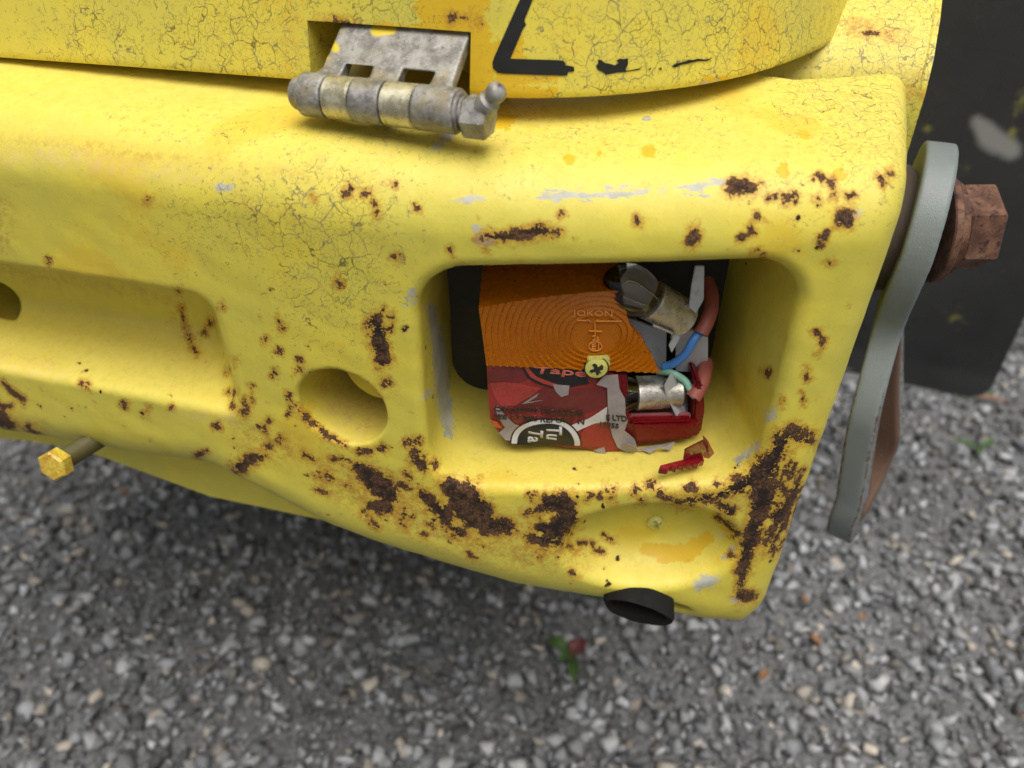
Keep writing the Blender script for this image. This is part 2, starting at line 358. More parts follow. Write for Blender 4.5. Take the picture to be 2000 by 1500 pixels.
# ---------------------------------------------------------------- ground and gravel
def ground_mat():
    t = NT('gravel_fines'); v = t.voro(230, 'F1', out='Color'); d = t.voro(230, 'F1'); n = t.noise(6, 4, .6); g = t.noise(400, 4, .7)
    s = t.n.new('ShaderNodeSeparateColor'); t.l.new(v, s.inputs[0])
    c = t.mix(s.outputs[0], (.10, .102, .106), (.29, .293, .3)); c = t.mix(t.step(n, .4, .7, 0, .5), c, (.15, .142, .132))
    t.set(Base_Color=c, Roughness=.9, Normal=t.bump(t.math('SUBTRACT', g, d), .004, .9)); return t.m
me = bpy.data.meshes.new('ground'); G = 60
gx = [-G, -6, -1.5, 1.7, 6, G]; gy = [-G, -6, -.5, 2.2, 6, G]
me.from_pydata([(x, y, 0) for y in gy for x in gx], [], [(j * 6 + i, j * 6 + i + 1, j * 6 + i + 7, j * 6 + i + 6) for j in range(5) for i in range(5)])
ground = tag(link('ground', me, ground_mat(), None, False), 'grey crushed stone ground around the yellow machine', None, None, 'structure')
def stone_mat(name, obj_info=False):
    t = NT(name)
    if obj_info:
        oi = t.n.new('ShaderNodeObjectInfo'); r = oi.outputs['Random']; k = t.step(r, 0, 1, .3, .75)
        c = t.mix(t.step(t.math('FRACT', t.math('MULTIPLY', r, 17.3)), .72, .8), t.mix(k, (.07, .07, .072), (.62, .62, .62)), t.mix(k, (.09, .082, .075), (.7, .62, .52)))
    else: c = t.attr('tone', 'Color')
    n = t.noise(300, 5, .65); c = t.mix(t.step(n, .35, .7, 0, .55), c, t.mix(.5, c, (.1, .1, .1)))
    t.set(Base_Color=c, Roughness=.82, Normal=t.bump(n, .0012, .7)); return t.m
def stone_template(seed, n=13):
    r = np.random.default_rng(seed); p = r.normal(size=(n, 3)); p /= np.linalg.norm(p, axis=1)[:, None]; p *= r.uniform(.75, 1.05, (n, 1)); p *= np.array([1, r.uniform(.6, .95), r.uniform(.42, .75)])
    bm = bmesh.new(); [bm.verts.new(q) for q in p]; res = bmesh.ops.convex_hull(bm, input=bm.verts[:])
    bmesh.ops.delete(bm, geom=[v for v in bm.verts if not v.link_faces], context='VERTS'); bmesh.ops.triangulate(bm, faces=bm.faces[:]); bm.verts.index_update()
    V = np.array([v.co[:] for v in bm.verts]); T = np.array([[v.index for v in f.verts] for f in bm.faces]); bm.free(); return V, T
TPL = [stone_template(100 + i, 8 + i % 6) for i in range(16)]
def tones(n):
    k = RNG.beta(1.7, 2.9, n) * .56 + .045; c = np.stack([k * .97, k * .99, k * 1.03], 1)
    warm = RNG.random(n) < .11; c[warm] = np.stack([k[warm] * 1.12, k[warm] * 1.0, k[warm] * .86], 1)
    return np.concatenate([c, np.ones((n, 1))], 1)
def rots(n):
    q = RNG.normal(size=(n, 4)); q[:, 1:3] *= .45; q /= np.linalg.norm(q, axis=1)[:, None]; w, x, y, z = q.T
    return np.stack([np.stack([1 - 2 * (y * y + z * z), 2 * (x * y - w * z), 2 * (x * z + w * y)], 1), np.stack([2 * (x * y + w * z), 1 - 2 * (x * x + z * z), 2 * (y * z - w * x)], 1), np.stack([2 * (x * z - w * y), 2 * (y * z + w * x), 1 - 2 * (x * x + y * y)], 1)], 1)
def gravel():
    N = 72000
    X = RNG.uniform(-1.35, 1.5, N); Y = RNG.uniform(-.1, 2.0, N); S = np.clip(RNG.lognormal(math.log(.0054), .50, N), .0024, .0145)
    M = 62000; X2 = RNG.uniform(-3.0, 3.2, M); Y2 = RNG.uniform(-1.2, 4.2, M); S2 = np.clip(RNG.lognormal(math.log(.0075), .4, M), .004, .016)
    far = ~((X2 > -1.35) & (X2 < 1.5) & (Y2 > -.1) & (Y2 < 2.0)); X = np.concatenate([X, X2[far]]); Y = np.concatenate([Y, Y2[far]]); S = np.concatenate([S, S2[far]]); N = len(X)
    Z = S * RNG.uniform(.0, .55, N) + RNG.uniform(0, .004, N); R = rots(N); C = tones(N); ty = RNG.integers(0, 16, N)
    Ps, Ts, Cs, off = [], [], [], 0
    for k, (V, T) in enumerate(TPL):
        m = np.where(ty == k)[0]; P = np.einsum('nij,vj->nvi', R[m], V) * S[m, None, None]; P[..., 0] += X[m, None]; P[..., 1] += Y[m, None]; P[..., 2] += Z[m, None]
        Ts.append((T[None] + (np.arange(len(m)) * len(V))[:, None, None] + off).reshape(-1, 3)); Ps.append(P.reshape(-1, 3)); Cs.append(np.repeat(C[m], len(V), 0)); off += len(m) * len(V)
    me = np_mesh(np.concatenate(Ps), np.concatenate(Ts), False)
    a = me.color_attributes.new('tone', 'FLOAT_COLOR', 'POINT'); a.data.foreach_set('color', np.concatenate(Cs).reshape(-1).astype(np.float32))
    o = link('gravel', me, stone_mat('gravel_stone'), None, False)
    return tag(o, 'loose grey crushed gravel spread over the ground', 'gravel', None, 'stuff')
gravel()
SM = stone_mat('larger_stone', True); smesh = []
for V, T in TPL:
    me = np_mesh(V, T, False); me.materials.append(SM); me.name = 'stone'; smesh.append(me)
for i in range(300):
    while True:
        px, py = random.uniform(-20, 2020), random.uniform(560, 1520); p = at_h(px, py, HC)
        if -1.1 < p[0] < 1.2 and p[1] < 1.5 and not (py < 1000 and 150 < px < 1450): break
    s = random.uniform(.008, .0155); o = bpy.data.objects.new('stone', smesh[i % 16]); COL.objects.link(o); o.parent = ground
    o.location = (p[0], p[1], s * .34); o.scale = (s, s, s); o.rotation_euler = (random.uniform(-.35, .35), random.uniform(-.35, .35), random.uniform(0, 6.28))
# ---------------------------------------------------------------- the machine
machine = bpy.data.objects.new('construction_machine', None); COL.objects.link(machine); machine.location = (0, 0, 0)
tag(machine, 'weathered yellow machine with chipped rusty counterweight, hinged hood and broken tail lamp', 'machine')
nL = np.array((-.2737, -.9626, 0)); A0 = np.array((-.0257, .245, 0)); eL = np.array((-.9626, .2737, 0))
HBX = np.array([-.7, -.27, -.19, -.15, -.09, 0, .06, .1, .2]); HBH = np.array([.278, .277, .273, .2695, .296, .320, .332, .346, .356])
hole_c = at_plane(664, 800, nL, A0); AXV = np.array((.2756, .9613, 0))
lhole_c = at_plane(8, 604, nL, A0 - nL * .042)
bh_c = at_Y(1266, 1186, .250); bh_d = np.array((-.10, -.97, -.2)); bh_d /= np.linalg.norm(bh_d)
def body_sdf(X, Y, Z):
    H = -Z
    dL = nL[0] * (X - A0[0]) + nL[1] * (Y - A0[1]); dR = .245 - Y
    face = smax(dL, dR, .022)
    dT = (Z + .0965 - .12 * (Y - .245)) * .993
    a = iround(face, dT, .023)
    dS = .937 * (X - .134) - .349 * (Y - .245) + .035 * (H - .1)
    a = iround(a, dS, .011)
    w = np.clip((X - .06) / .06, 0, 1); Yb = (1 - w) * (.395 - .287 * X) + w * (.349 + .15 * (X - .17))
    a = iround(a, (Y - Yb) * .95, .008)
    dB = (H - np.interp(X, HBX, HBH)) * .96
    a = iround(a, dB, .032)
    a = np.maximum(a, -.62 - X)
    # lamp pocket
    dep = np.clip(Y - .245, -.02, .09); tl = H + .05 * (X - .035)
    b2 = rbox2(X - .0345, tl - .1812, .0715 - .10 * dep, .0540 - .05 * dep, .020)
    a = iround(a, -iround(b2, Y - .340, .012), .005)
    # long pocket on the left
    s = (X - A0[0]) * eL[0] + (Y - A0[1]) * eL[1]; d = np.clip(-dL, -.02, .09)
    b2 = rbox2(s - .245 - .12 * d, H - .1850 + .05 * d, .1455 - .75 * d, .0300 - .14 * d, .010)
    a = iround(a, -iround(b2, -dL - .042, .010), .0035)
    def cyl_sdf(c, ax, r, l0, l1):
        x, y, z = X - c[0], Y - c[1], Z - c[2]; t = x * ax[0] + y * ax[1] + z * ax[2]
        rr = np.sqrt(np.maximum(x * x + y * y + z * z - t * t, 1e-12)); return np.maximum(rr - r, np.maximum(l0 - t, t - l1))
    a = iround(a, -cyl_sdf(lhole_c, AXV, .0155, -.008, .06), .004)
    a = iround(a, -cyl_sdf(hole_c, AXV, .0200, -.04, .062), .0014)
    # shallow oval scoop
    k = np.clip(Y - .245, -.01, .03) * .42
    el = (np.sqrt((X - .0645) ** 2 / (.042 - k) ** 2 + (H - .2735) ** 2 / (.0285 - k) ** 2 + 1e-9) - 1) * .029
    a = iround(a, -iround(el, Y - .266, .012), .0035)
    xx, yy, zz = X - bh_c[0], Y - bh_c[1], Z - bh_c[2]; tt = xx * bh_d[0] + yy * bh_d[1] + zz * bh_d[2]; vz = zz - tt * bh_d[2]; vy = yy - tt * bh_d[1]
    ho = (np.sqrt(((xx - tt * bh_d[0]) / .0215) ** 2 + (vy * vy + vz * vz) / .0100 ** 2 + 1e-9) - 1) * .0100
    a = iround(a, -np.maximum(ho, -.06 - tt), .0022)
    return a
P, Q = nets(body_sdf, (-.635, .225, -.366), (.195, .585, -.06), .0026)
P = snap(body_sdf, P, 3); P, Q = subdiv(P, Q); P = snap(body_sdf, P, 2)
Gn = grad(body_sdf, P); Gn /= np.linalg.norm(Gn, axis=1)[:, None]
def wobble(P, k0, n, seed):
    r = np.random.default_rng(seed); out = np.zeros(len(P))
    for _ in range(n):
        k = r.normal(size=3); k *= k0 * r.uniform(.5, 1.6) / np.linalg.norm(k); out += np.sin(P @ k + r.uniform(0, 6.28))
    return out / math.sqrt(n)
P = P + Gn * (.00025 * wobble(P, 70, 14, 1) + .00012 * wobble(P, 330, 14, 2))[:, None]
# marks: strokes measured on the photograph, carried to the surface points they lie on
def field(U, V, strokes, R0, base=None, ok=None):
    f = np.full(len(U), -2.0)
    for st in strokes:
        if len(st) == 1: st = [st[0], st[0]]
        for (x0, y0, r0), (x1, y1, r1) in zip(st, st[1:]):
            pad = max(r0, r1) + 2 * R0
            m = np.where((U > min(x0, x1) - pad) & (U < max(x0, x1) + pad) & (V > min(y0, y1) - pad) & (V < max(y0, y1) + pad))[0]
            if not len(m): continue
            dx, dy = x1 - x0, y1 - y0; L = dx * dx + dy * dy + 1e-9
            t = np.clip(((U[m] - x0) * dx + (V[m] - y0) * dy) / L, 0, 1)
            d = np.hypot(U[m] - x0 - t * dx, V[m] - y0 - t * dy)
            f[m] = np.maximum(f[m], (r0 + (r1 - r0) * t - d) / R0)
    if ok is not None: f[~ok] = -2
    return np.clip(.5 + .5 * f, 0, 1)
RUST = [
 [(733, 628, 15), (741, 665, 17), (748, 702, 17)], [(748, 605, 7)], [(766, 620, 7)], [(762, 642, 7)], [(757, 745, 8)],
 [(700, 912, 13), (720, 930, 20), (745, 952, 27), (762, 968, 20)], [(728, 986, 13), (752, 988, 20)], [(788, 1004, 7), (802, 1012, 5)],
 [(878, 948, 16), (905, 975, 36), (928, 1002, 36), (946, 1022, 18), (990, 1028, 17)], [(826, 966, 11), (848, 988, 13), (872, 1006, 18)], [(872, 1022, 8), (898, 1042, 12)], [(995, 1030, 7), (1024, 1044, 4)],
 [(1072, 982, 18), (1102, 984, 22), (1112, 1008, 20), (1085, 1036, 24), (1056, 1032, 14)], [(1028, 1003, 4), (1058, 993, 10)], [(1040, 1050, 12), (1090, 1060, 10)],
 [(1585, 850, 5), (1556, 838, 7), (1540, 846, 10), (1524, 872, 16), (1505, 902, 21), (1480, 932, 27), (1492, 962, 27), (1482, 1002, 20), (1470, 1042, 18), (1456, 1082, 14), (1450, 1120, 11), (1446, 1142, 6)],
 [(1480, 935, 20), (1440, 952, 15), (1400, 968, 9), (1350, 976, 8), (1322, 980, 5)], [(1540, 848, 8), (1568, 860, 9), (1588, 862, 6)], [(1518, 850, 7), (1512, 876, 10)],
 [(1560, 945, 9), (1535, 995, 11), (1505, 1045, 9)], [(1548, 970, 10), (1515, 1010, 13)], [(1545, 1000, 6), (1505, 1070, 8)], [(1428, 1000, 12), (1406, 985, 8)], [(1400, 1010, 5), (1440, 1040, 8)],
 [(1428, 1085, 7)], [(1450, 1166, 14), (1468, 1165, 9)], [(1650, 428, 21)],
 [(942, 462, 7), (975, 463, 10), (1010, 458, 10), (1048, 449, 13), (1088, 454, 6)], [(1432, 364, 14), (1454, 362, 16), (1466, 370, 13)],
 *[[(x, y, r)] for x, y, r in [(1505, 387, 8), (1535, 385, 7), (1553, 383, 9), (1598, 384, 8), (1632, 383, 8), (1653, 383, 10), (1600, 345, 7), (1626, 360, 8), (1725, 346, 9), (1736, 338, 6), (1480, 425, 7), (1470, 446, 9), (1446, 466, 7), (1245, 433, 8), (1095, 420, 6), (1612, 458, 7), (1601, 474, 8), (1621, 515, 5), (1485, 490, 7), (1592, 650, 6), (1608, 665, 6), (1596, 690, 5), (1579, 720, 5), (1573, 738, 5), (1570, 776, 5), (1530, 787, 6), (1497, 726, 8), (680, 370, 9), (716, 376, 8), (728, 396, 7), (734, 414, 7), (770, 362, 6), (617, 387, 6), (815, 405, 6), (288, 388, 6), (775, 505, 8), (662, 552, 6), (546, 624, 6), (551, 640, 5), (548, 686, 6), (520, 664, 5), (582, 720, 5), (585, 706, 4), (93, 511, 5), (348, 568, 4), (432, 600, 4), (410, 632, 5), (397, 650, 4), (165, 753, 7), (245, 792, 8), (285, 803, 6), (330, 797, 4), (420, 832, 7), (480, 782, 7), (475, 806, 6), (566, 772, 6), (565, 803, 6), (535, 730, 6), (1040, 965, 8), (1150, 970, 6), (1186, 958, 9), (1196, 972, 8), (1170, 968, 5), (1242, 955, 8), (1252, 976, 6), (1272, 950, 9), (1290, 962, 10), (1304, 972, 6), (1352, 953, 9), (1398, 946, 9), (1432, 938, 6), (880, 490, 6), (900, 528, 8), (945, 487, 5), (812, 860, 8), (818, 885, 9), (808, 900, 7), (790, 862, 6), (850, 905, 7), (880, 940, 8), (935, 944, 6), (1330, 785, 0)]],
 [(1356, 452, 8), (1350, 474, 9)], [(578, 790, 5), (600, 815, 7)], [(612, 826, 6), (640, 850, 8), (668, 866, 6)], [(700, 884, 7), (750, 876, 6)], [(640, 728, 4), (672, 734, 5)], [(715, 752, 4), (738, 776, 4)],
 [(466, 912, 13), (490, 896, 11), (518, 892, 4)], [(388, 890, 6), (404, 880, 4)], [(0, 815, 16), (18, 834, 12)], [(52, 832, 6), (76, 850, 6)], [(4, 744, 4), (22, 765, 6), (42, 778, 6)], [(0, 792, 7), (20, 796, 4)],
 [(355, 600, 3), (362, 640, 4), (382, 690, 4)], [(812, 895, 9), (830, 912, 9)], [(1660, 600, 0)],
]
for _ in range(44):
    x = random.uniform(560, 1180); y = 900 + (x - 560) * .33 + random.gauss(0, 34); r = random.uniform(3, 6.5); RUST.append([(x, y, r), (x + random.uniform(6, 26), y + random.uniform(2, 12), r * .6)])
for _ in range(13):
    x = random.uniform(440, 560); y = 740 + (x - 440) * 1.0 + random.gauss(0, 26); RUST.append([(x, y, random.uniform(3, 5.5))])
for _ in range(40):
    x = random.uniform(1480, 1570); y = random.uniform(900, 1060); RUST.append([(x, y, random.uniform(3, 6)), (x - random.uniform(8, 20), y + random.uniform(16, 44), 3)])
SCUFF = [[(892, 252, 8), (858, 280, 6), (828, 306, 3)], [(1060, 384, 6), (1130, 381, 9), (1190, 378, 9), (1260, 376, 5)], [(1290, 372, 4), (1420, 355, 8)], [(866, 392, 3), (945, 391, 5)], [(1320, 385, 3), (1400, 378, 5)],
 [(806, 570, 8), (800, 592, 8)], [(842, 600, 8), (858, 680, 14), (868, 780, 16), (876, 850, 8)], [(1368, 1140, 15), (1392, 1134, 12)], [(940, 466, 13), (955, 470, 10)], [(1440, 898, 8), (1462, 884, 7), (1480, 868, 5)], [(1668, 420, 12)], [(432, 366, 6), (452, 368, 6)], [(1500, 820, 7), (1512, 800, 6)], [(930, 446, 5), (936, 440, 5)], [(1406, 1050, 4)], [(1430, 1070, 4), (1415, 1090, 4)], [(1260, 232, 6)], [(1450, 1168, 0)], [(1438, 1172, 8)], [(838, 768, 7), (826, 775, 5)], [(880, 935, 5), (905, 945, 4)]]
PEEL = [[(1262, 1072, 14), (1300, 1082, 18), (1345, 1078, 18), (1385, 1050, 10)], [(1262, 296, 12), (1270, 296, 10)], [(1110, 310, 10)], [(1170, 300, 6)], [(1640, 340, 14)], [(1530, 335, 12)], [(1570, 262, 10)], [(920, 232, 14), (985, 236, 16), (1005, 226, 8)], [(1540, 160, 16), (1600, 175, 14)]]
STAIN = [[(0, 522, 12), (60, 537, 12), (180, 556, 10), (330, 582, 8)], [(0, 278, 10), (130, 284, 9), (290, 300, 8), (430, 318, 7)], [(0, 470, 30), (0, 400, 26)], [(480, 330, 6), (640, 348, 9), (780, 365, 8)], [(0, 690, 5), (110, 706, 6)], [(600, 335, 10), (625, 310, 6)], [(470, 390, 14), (560, 420, 16)], [(330, 590, 10), (380, 690, 7)], [(640, 930, 40), (800, 1000, 55), (1000, 1060, 60), (1120, 1090, 40)], [(470, 840, 30), (560, 880, 34)], [(1500, 1000, 44), (1470, 1080, 20)], [(1150, 960, 16), (1420, 965, 16)], [(10, 830, 34)], [(75, 835, 22)], [(740, 745, 12), (760, 760, 10)]]
WORN = [[(0, 300, 16), (120, 308, 18), (280, 335, 16), (460, 352, 10)], [(0, 716, 10), (120, 732, 10)], [(340, 806, 8), (450, 820, 10)]]
CRACK = [[(650, 440, 105), (660, 540, 80)], [(500, 420, 60)], [(400, 430, 35)], [(1690, 210, 90), (1710, 320, 40)], [(1600, 170, 60)], [(1530, 380, 0)], [(1400, 240, -20), (1100, 260, -25), (600, 270, -30), (250, 230, -40)], [(1000, 320, -20)]]
SPECK = [[(480, 740, 60), (520, 850, 60), (640, 930, 60), (800, 960, 80), (1000, 1040, 90), (1160, 1080, 60)], [(880, 480, 40), (1100, 440, 40)], [(1150, 965, 40), (1420, 960, 40)], [(1480, 960, 90), (1470, 1080, 60)], [(780, 600, 40), (790, 780, 40)], [(60, 760, 60), (200, 790, 50), (320, 820, 40)], [(540, 650, 60)], [(1580, 700, 40)], [(1470, 440, 60), (1620, 400, 50)], [(620, 760, 90)]]
def marks(me, P, N, deep=None):
    U, V = proj(P); vis = (N * -P).sum(1) > -.2 * np.linalg.norm(P, axis=1)
    if deep is not None: vis &= deep
    big_ = [q for q in RUST if max(r for *_, r in q) >= 9 and len(q) > 1 or max(r for *_, r in q) > 12]; tiny = []
    rs = random.Random(5)
    for q in RUST:
        if q in big_: continue
        tiny.append([(x, y, r * .62) for x, y, r in q])
        for _ in range(4):
            x, y, r = rs.choice(q); an = rs.uniform(0, 6.28); dd = r * rs.uniform(.5, 1.3); x2, y2 = x + dd * math.cos(an), y + dd * math.sin(an); tiny.append([(x2, y2, r * rs.uniform(.2, .55)), (x2 + r * rs.uniform(-.6, .6), y2 + r * rs.uniform(-.3, .9), r * .15)])
    set_attr(me, 'rust', np.maximum(field(U, V, [[(x, y, r * .9) for x, y, r in q] for q in big_], 24, ok=vis), field(U, V, tiny, 15, ok=vis))); set_attr(me, 'scuff_or_reflection', field(U, V, SCUFF, 26, ok=vis)); set_attr(me, 'peel_or_reflection', field(U, V, PEEL, 26, ok=vis))
    set_attr(me, 'stain', np.maximum(field(U, V, STAIN, 34, ok=vis) * 1.7 - .45, 0)); set_attr(me, 'worn', np.maximum(field(U, V, WORN, 30, ok=vis) * 1.3 - .3, 0))
    c = field(U, V, CRACK, 110); up = np.clip(N[:, 2], 0, 1)
    set_attr(me, 'crack', np.clip(c * .95, 0, 1)); set_attr(me, 'speck', np.clip(field(U, V, SPECK, 60, ok=vis) * 1.1 - .2, 0, 1)); set_attr(me, 'pale', np.clip(up * 1.1 - .15, 0, 1))  # paler paint tone the more a surface faces up
me = np_mesh(P, Q)
S_ = (P[:, 0] - A0[0]) * nL[0] + (P[:, 1] - A0[1]) * nL[1]
shallow = (P[:, 1] < .30) | (P[:, 0] < -.03)
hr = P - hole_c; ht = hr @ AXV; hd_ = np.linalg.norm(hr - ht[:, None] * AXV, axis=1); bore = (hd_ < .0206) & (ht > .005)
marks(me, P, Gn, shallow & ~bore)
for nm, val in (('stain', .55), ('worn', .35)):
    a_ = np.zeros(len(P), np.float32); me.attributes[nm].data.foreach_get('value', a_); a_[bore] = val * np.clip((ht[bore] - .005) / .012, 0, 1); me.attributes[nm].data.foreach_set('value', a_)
counterweight = link('counterweight', me, M_paint, machine)
# pin head deep in the round hole, screw in the oval scoop
bm = bmesh.new(); c = wv(hole_c + AXV * .024 + np.array((.0065, 0, .0045))); cyl(bm, c, c + Vector(AXV) * .02, .0165, seg=40, bev=.0008)
bm_obj('pin_head', bm, M_paint, counterweight, True, 35)
def cross_screw(name, c, ax, r, mat, parent, dome=.35, rot=.4):
    c = Vector(c); u, v, a = frame(ax); bm = bmesh.new(); n = 44; m = 9; prev = None
    for j in range(m + 1):
        rr = r * j / m; ring = []
        for k in range(n):
            th = 2 * math.pi * k / n; x, y = rr * math.cos(th), rr * math.sin(th); xr, yr = x * math.cos(rot) - y * math.sin(rot), x * math.sin(rot) + y * math.cos(rot)
            z = dome * r * (1 - (j / m) ** 2.4)
            slot = (abs(xr) < r * .15 and abs(yr) < r * .58) or (abs(yr) < r * .15 and abs(xr) < r * .58)
            if slot: z -= r * .5
            ring.append(bm.verts.new(c + u * x + v * y + a * z)); 
            if j == 0: break
        if j == 1:
            for k in range(n): bm.faces.new((prev[0], ring[k], ring[(k + 1) % n]))
        elif j > 1:
            for k in range(n): bm.faces.new((prev[k], ring[k], ring[(k + 1) % n], prev[(k + 1) % n]))
        prev = ring
    low = [bm.verts.new(v_.co - a * r * .5) for v_ in prev]
    for k in range(n): bm.faces.new((prev[k], low[k], low[(k + 1) % n], prev[(k + 1) % n]))
    bm.faces.new(low[::-1]); return bm_obj(name, bm, mat, parent, True, 40)
cross_screw('screw', wv(at_Y(1281, 1022, .2645)), (0, -1, .1), .0042, M_screwy, counterweight, .5)
# ---------------------------------------------------------------- hood: a panel swept along its plan curve, with a recess for the hinge
HH = .0812
plan_px = [(0, 115), (300, 137), (600, 160), (800, 178), (975, 194), (1100, 194), (1200, 189), (1300, 179), (1400, 164), (1500, 139), (1600, 100), (1670, 55), (1730, 0)]
pl = [at_h(x, y, HH)[:2] for x, y in plan_px]
d0 = (pl[0] - pl[1]) / np.linalg.norm(pl[0] - pl[1]); pl = [pl[0] + d0 * .45] + pl
d1 = (pl[-1] - pl[-2]) / np.linalg.norm(pl[-1] - pl[-2]); d1 = d1 + np.array((-.25, .55)); d1 /= np.linalg.norm(d1); pl += [pl[-1] + d1 * .06, pl[-1] + d1 * .06 + np.array((.03, .25))]
cur = np.array([p[:2] for p in smooth_path([(p[0], p[1], 0) for p in pl], 24)])
for _ in range(30): cur[1:-1] = .25 * cur[:-2] + .5 * cur[1:-1] + .25 * cur[2:]
seg = np.linalg.norm(np.diff(cur, axis=0), axis=1); arc = np.concatenate([[0], np.cumsum(seg)])
def plan_at(s):
    x = np.interp(s, arc, cur[:, 0]); y = np.interp(s, arc, cur[:, 1]); e = .004
    tx = np.interp(s + e, arc, cur[:, 0]) - np.interp(s - e, arc, cur[:, 0]); ty = np.interp(s + e, arc, cur[:, 1]) - np.interp(s - e, arc, cur[:, 1]); L = np.hypot(tx, ty) + 1e-12
    return np.stack([x, y], -1), np.stack([ty / L, -tx / L], -1)      # point, outward normal
LEAN = .16                                                            # hood face leans back as it rises
def hood_hit(px, py):
    d = ray(px, py); best = None
    s = np.linspace(0, arc[-1], 3000); p, n = plan_at(s)
    t = .3
    for _ in range(12):
        z = t * d[2]; q = p - n * (LEAN * (z + HH))[..., None] if hasattr(z, '__len__') else p - n * (LEAN * (z + HH))
        ang = np.arctan2(q[:, 0], q[:, 1]) - math.atan2(d[0], d[1]); ok = np.where(np.sign(ang[1:]) != np.sign(ang[:-1]))[0]
        i = ok[np.argmin(np.linalg.norm(q[ok], axis=1))]; f_ = ang[i] / (ang[i] - ang[i + 1] + 1e-12); pt = q[i] + (q[i + 1] - q[i]) * f_
        t = np.linalg.norm(pt) / math.hypot(d[0], d[1]); ss = s[i] + (s[i + 1] - s[i]) * f_
    return ss, t * d[2], np.array((pt[0], pt[1], t * d[2]))
sa, za, _ = hood_hit(601, 42); sb, zb, _ = hood_hit(916, 60); sa2 = hood_hit(606, 150)[0]; sb2 = hood_hit(921, 180)[0]
nsa, nsb, nz = (sa + sa2) / 2, (sb + sb2) / 2, (za + zb) / 2
def hood_pt(s, z, dep):
    p, n = plan_at(np.array([s])); q = p[0] - n[0] * (dep + LEAN * (z + HH)); return (q[0], q[1], z)
def hood_panel():
    ss = np.unique(np.round(np.concatenate([np.arange(0, arc[-1], .003), [nsa, nsb, arc[-1]]]), 6)); ss = ss[(np.abs(ss - nsa) > .0012) | (np.isclose(ss, nsa, atol=2e-6))]; ss = ss[(np.abs(ss - nsb) > .0012) | (np.isclose(ss, nsb, atol=2e-6))]
    prof = [(.030, -HH + .0005), (.012, -HH + .0002), (.0022, -HH), (.0008, -HH + .0005), (.0002, -HH + .0015), (0, -HH + .003)]
    z = -HH + .005; lst = []
    while z < nz - .0012: lst.append(z); z += .0022
    lst.append(nz); z = nz + .0022
    while z < -.03: lst.append(z); z += .0024
    while z < .30: lst.append(z); z += .02
    prof += [(0, z) for z in lst]; inot = len(prof) - 1 - lst[::-1].index(nz)
    inot = [i for i, q in enumerate(prof) if q[1] == nz][0]
    Pn = np.array([[hood_pt(s, z, d) for d, z in prof] for s in ss]); ns, npf = Pn.shape[:2]
    faces = []
    for i in range(ns - 1):
        mid = (ss[i] + ss[i + 1]) / 2
        for j in range(npf - 1):
            if nsa < mid < nsb and j < inot: continue
            faces.append((i * npf + j, (i + 1) * npf + j, (i + 1) * npf + j + 1, i * npf + j + 1))
    V = list(map(tuple, Pn.reshape(-1, 3))); DN = .048
    ia = int(np.argmin(abs(ss - nsa))); ib = int(np.argmin(abs(ss - nsb)))
    def addv(p): V.append(tuple(p)); return len(V) - 1
    js = list(range(3, inot + 1))
    for i, flip in ((ia, 0), (ib, 1)):                       # side walls of the recess
        inner = [addv(hood_pt(ss[i] + (.0012 if i == ia else -.0012), prof[j][1], DN)) for j in js]
        for a_, b_ in zip(range(len(js) - 1), range(1, len(js))):
            q = (i * npf + js[a_], i * npf + js[b_], inner[b_], inner[a_]); faces.append(q[::-1] if not flip else q)
    top = [addv(hood_pt(ss[i], nz - .0015, DN)) for i in range(ia, ib + 1)]; low = [addv(hood_pt(ss[i], -HH - .004, DN)) for i in range(ia, ib + 1)]
    for k in range(ib - ia):
        faces.append((( ia + k) * npf + inot, (ia + k + 1) * npf + inot, top[k + 1], top[k])); faces.append((low[k], low[k + 1], top[k + 1], top[k]))
    V = np.array(V); me = np_mesh(V, np.array(faces)); return me, V
me, HV = hood_panel()
hn = np.zeros((len(me.vertices), 3), np.float32).reshape(-1); me.vertices.foreach_get('normal', hn); hn = hn.reshape(-1, 3)
U_, V_ = proj(HV)
HPEEL = [[(880, 40, 26), (935, 62, 26), (930, 110, 24), (940, 168, 26), (1000, 178, 14), (1080, 182, 10)], [(990, 110, 40), (1010, 80, 16)], [(1000, 140, 30), (1100, 140, 12)], [(850, 10, 40), (930, 0, 30)], [(720, 54, 8), (900, 60, 14)], [(1380, 165, 16), (1412, 162, 14)], [(980, 180, 14), (1060, 190, 14)]]
HCRACK = [[(1480, 40, 160), (1540, 100, 120), (1380, 180, 70)], [(1250, 60, 150)], [(480, 70, 150)], [(380, 30, 120)], [(560, 120, 90)], [(1150, 100, 110)], [(200, 60, 100)], [(800, 20, 100)]]
set_attr(me, 'peel_or_reflection', field(U_, V_, HPEEL, 26)); hc_ = np.clip(field(U_, V_, HCRACK, 130), 0, 1)
set_attr(me, 'crack', .8 * np.clip(hc_ - .8 * np.clip(field(U_, V_, HPEEL, 30) - .4, 0, 1) + .4 * field(U_, V_, [[(1480, 60, 90), (1540, 120, 50)]], 80), 0, 1))
set_attr(me, 'rust', field(U_, V_, [[(880, 38, 4), (915, 36, 5), (928, 44, 4)], [(625, 38, 3), (690, 48, 2)]], 26)); set_attr(me, 'scuff_or_reflection', field(U_, V_, [[(1380, 165, 7)], [(1400, 162, 5)]], 26))
set_attr(me, 'pale', np.full(len(HV), .12)); set_attr(me, 'stain', np.zeros(len(HV)))
hood = link('hood', me, M_paint, machine); 
try: me.set_sharp_from_angle(angle=math.radians(38))
except Exception: pass
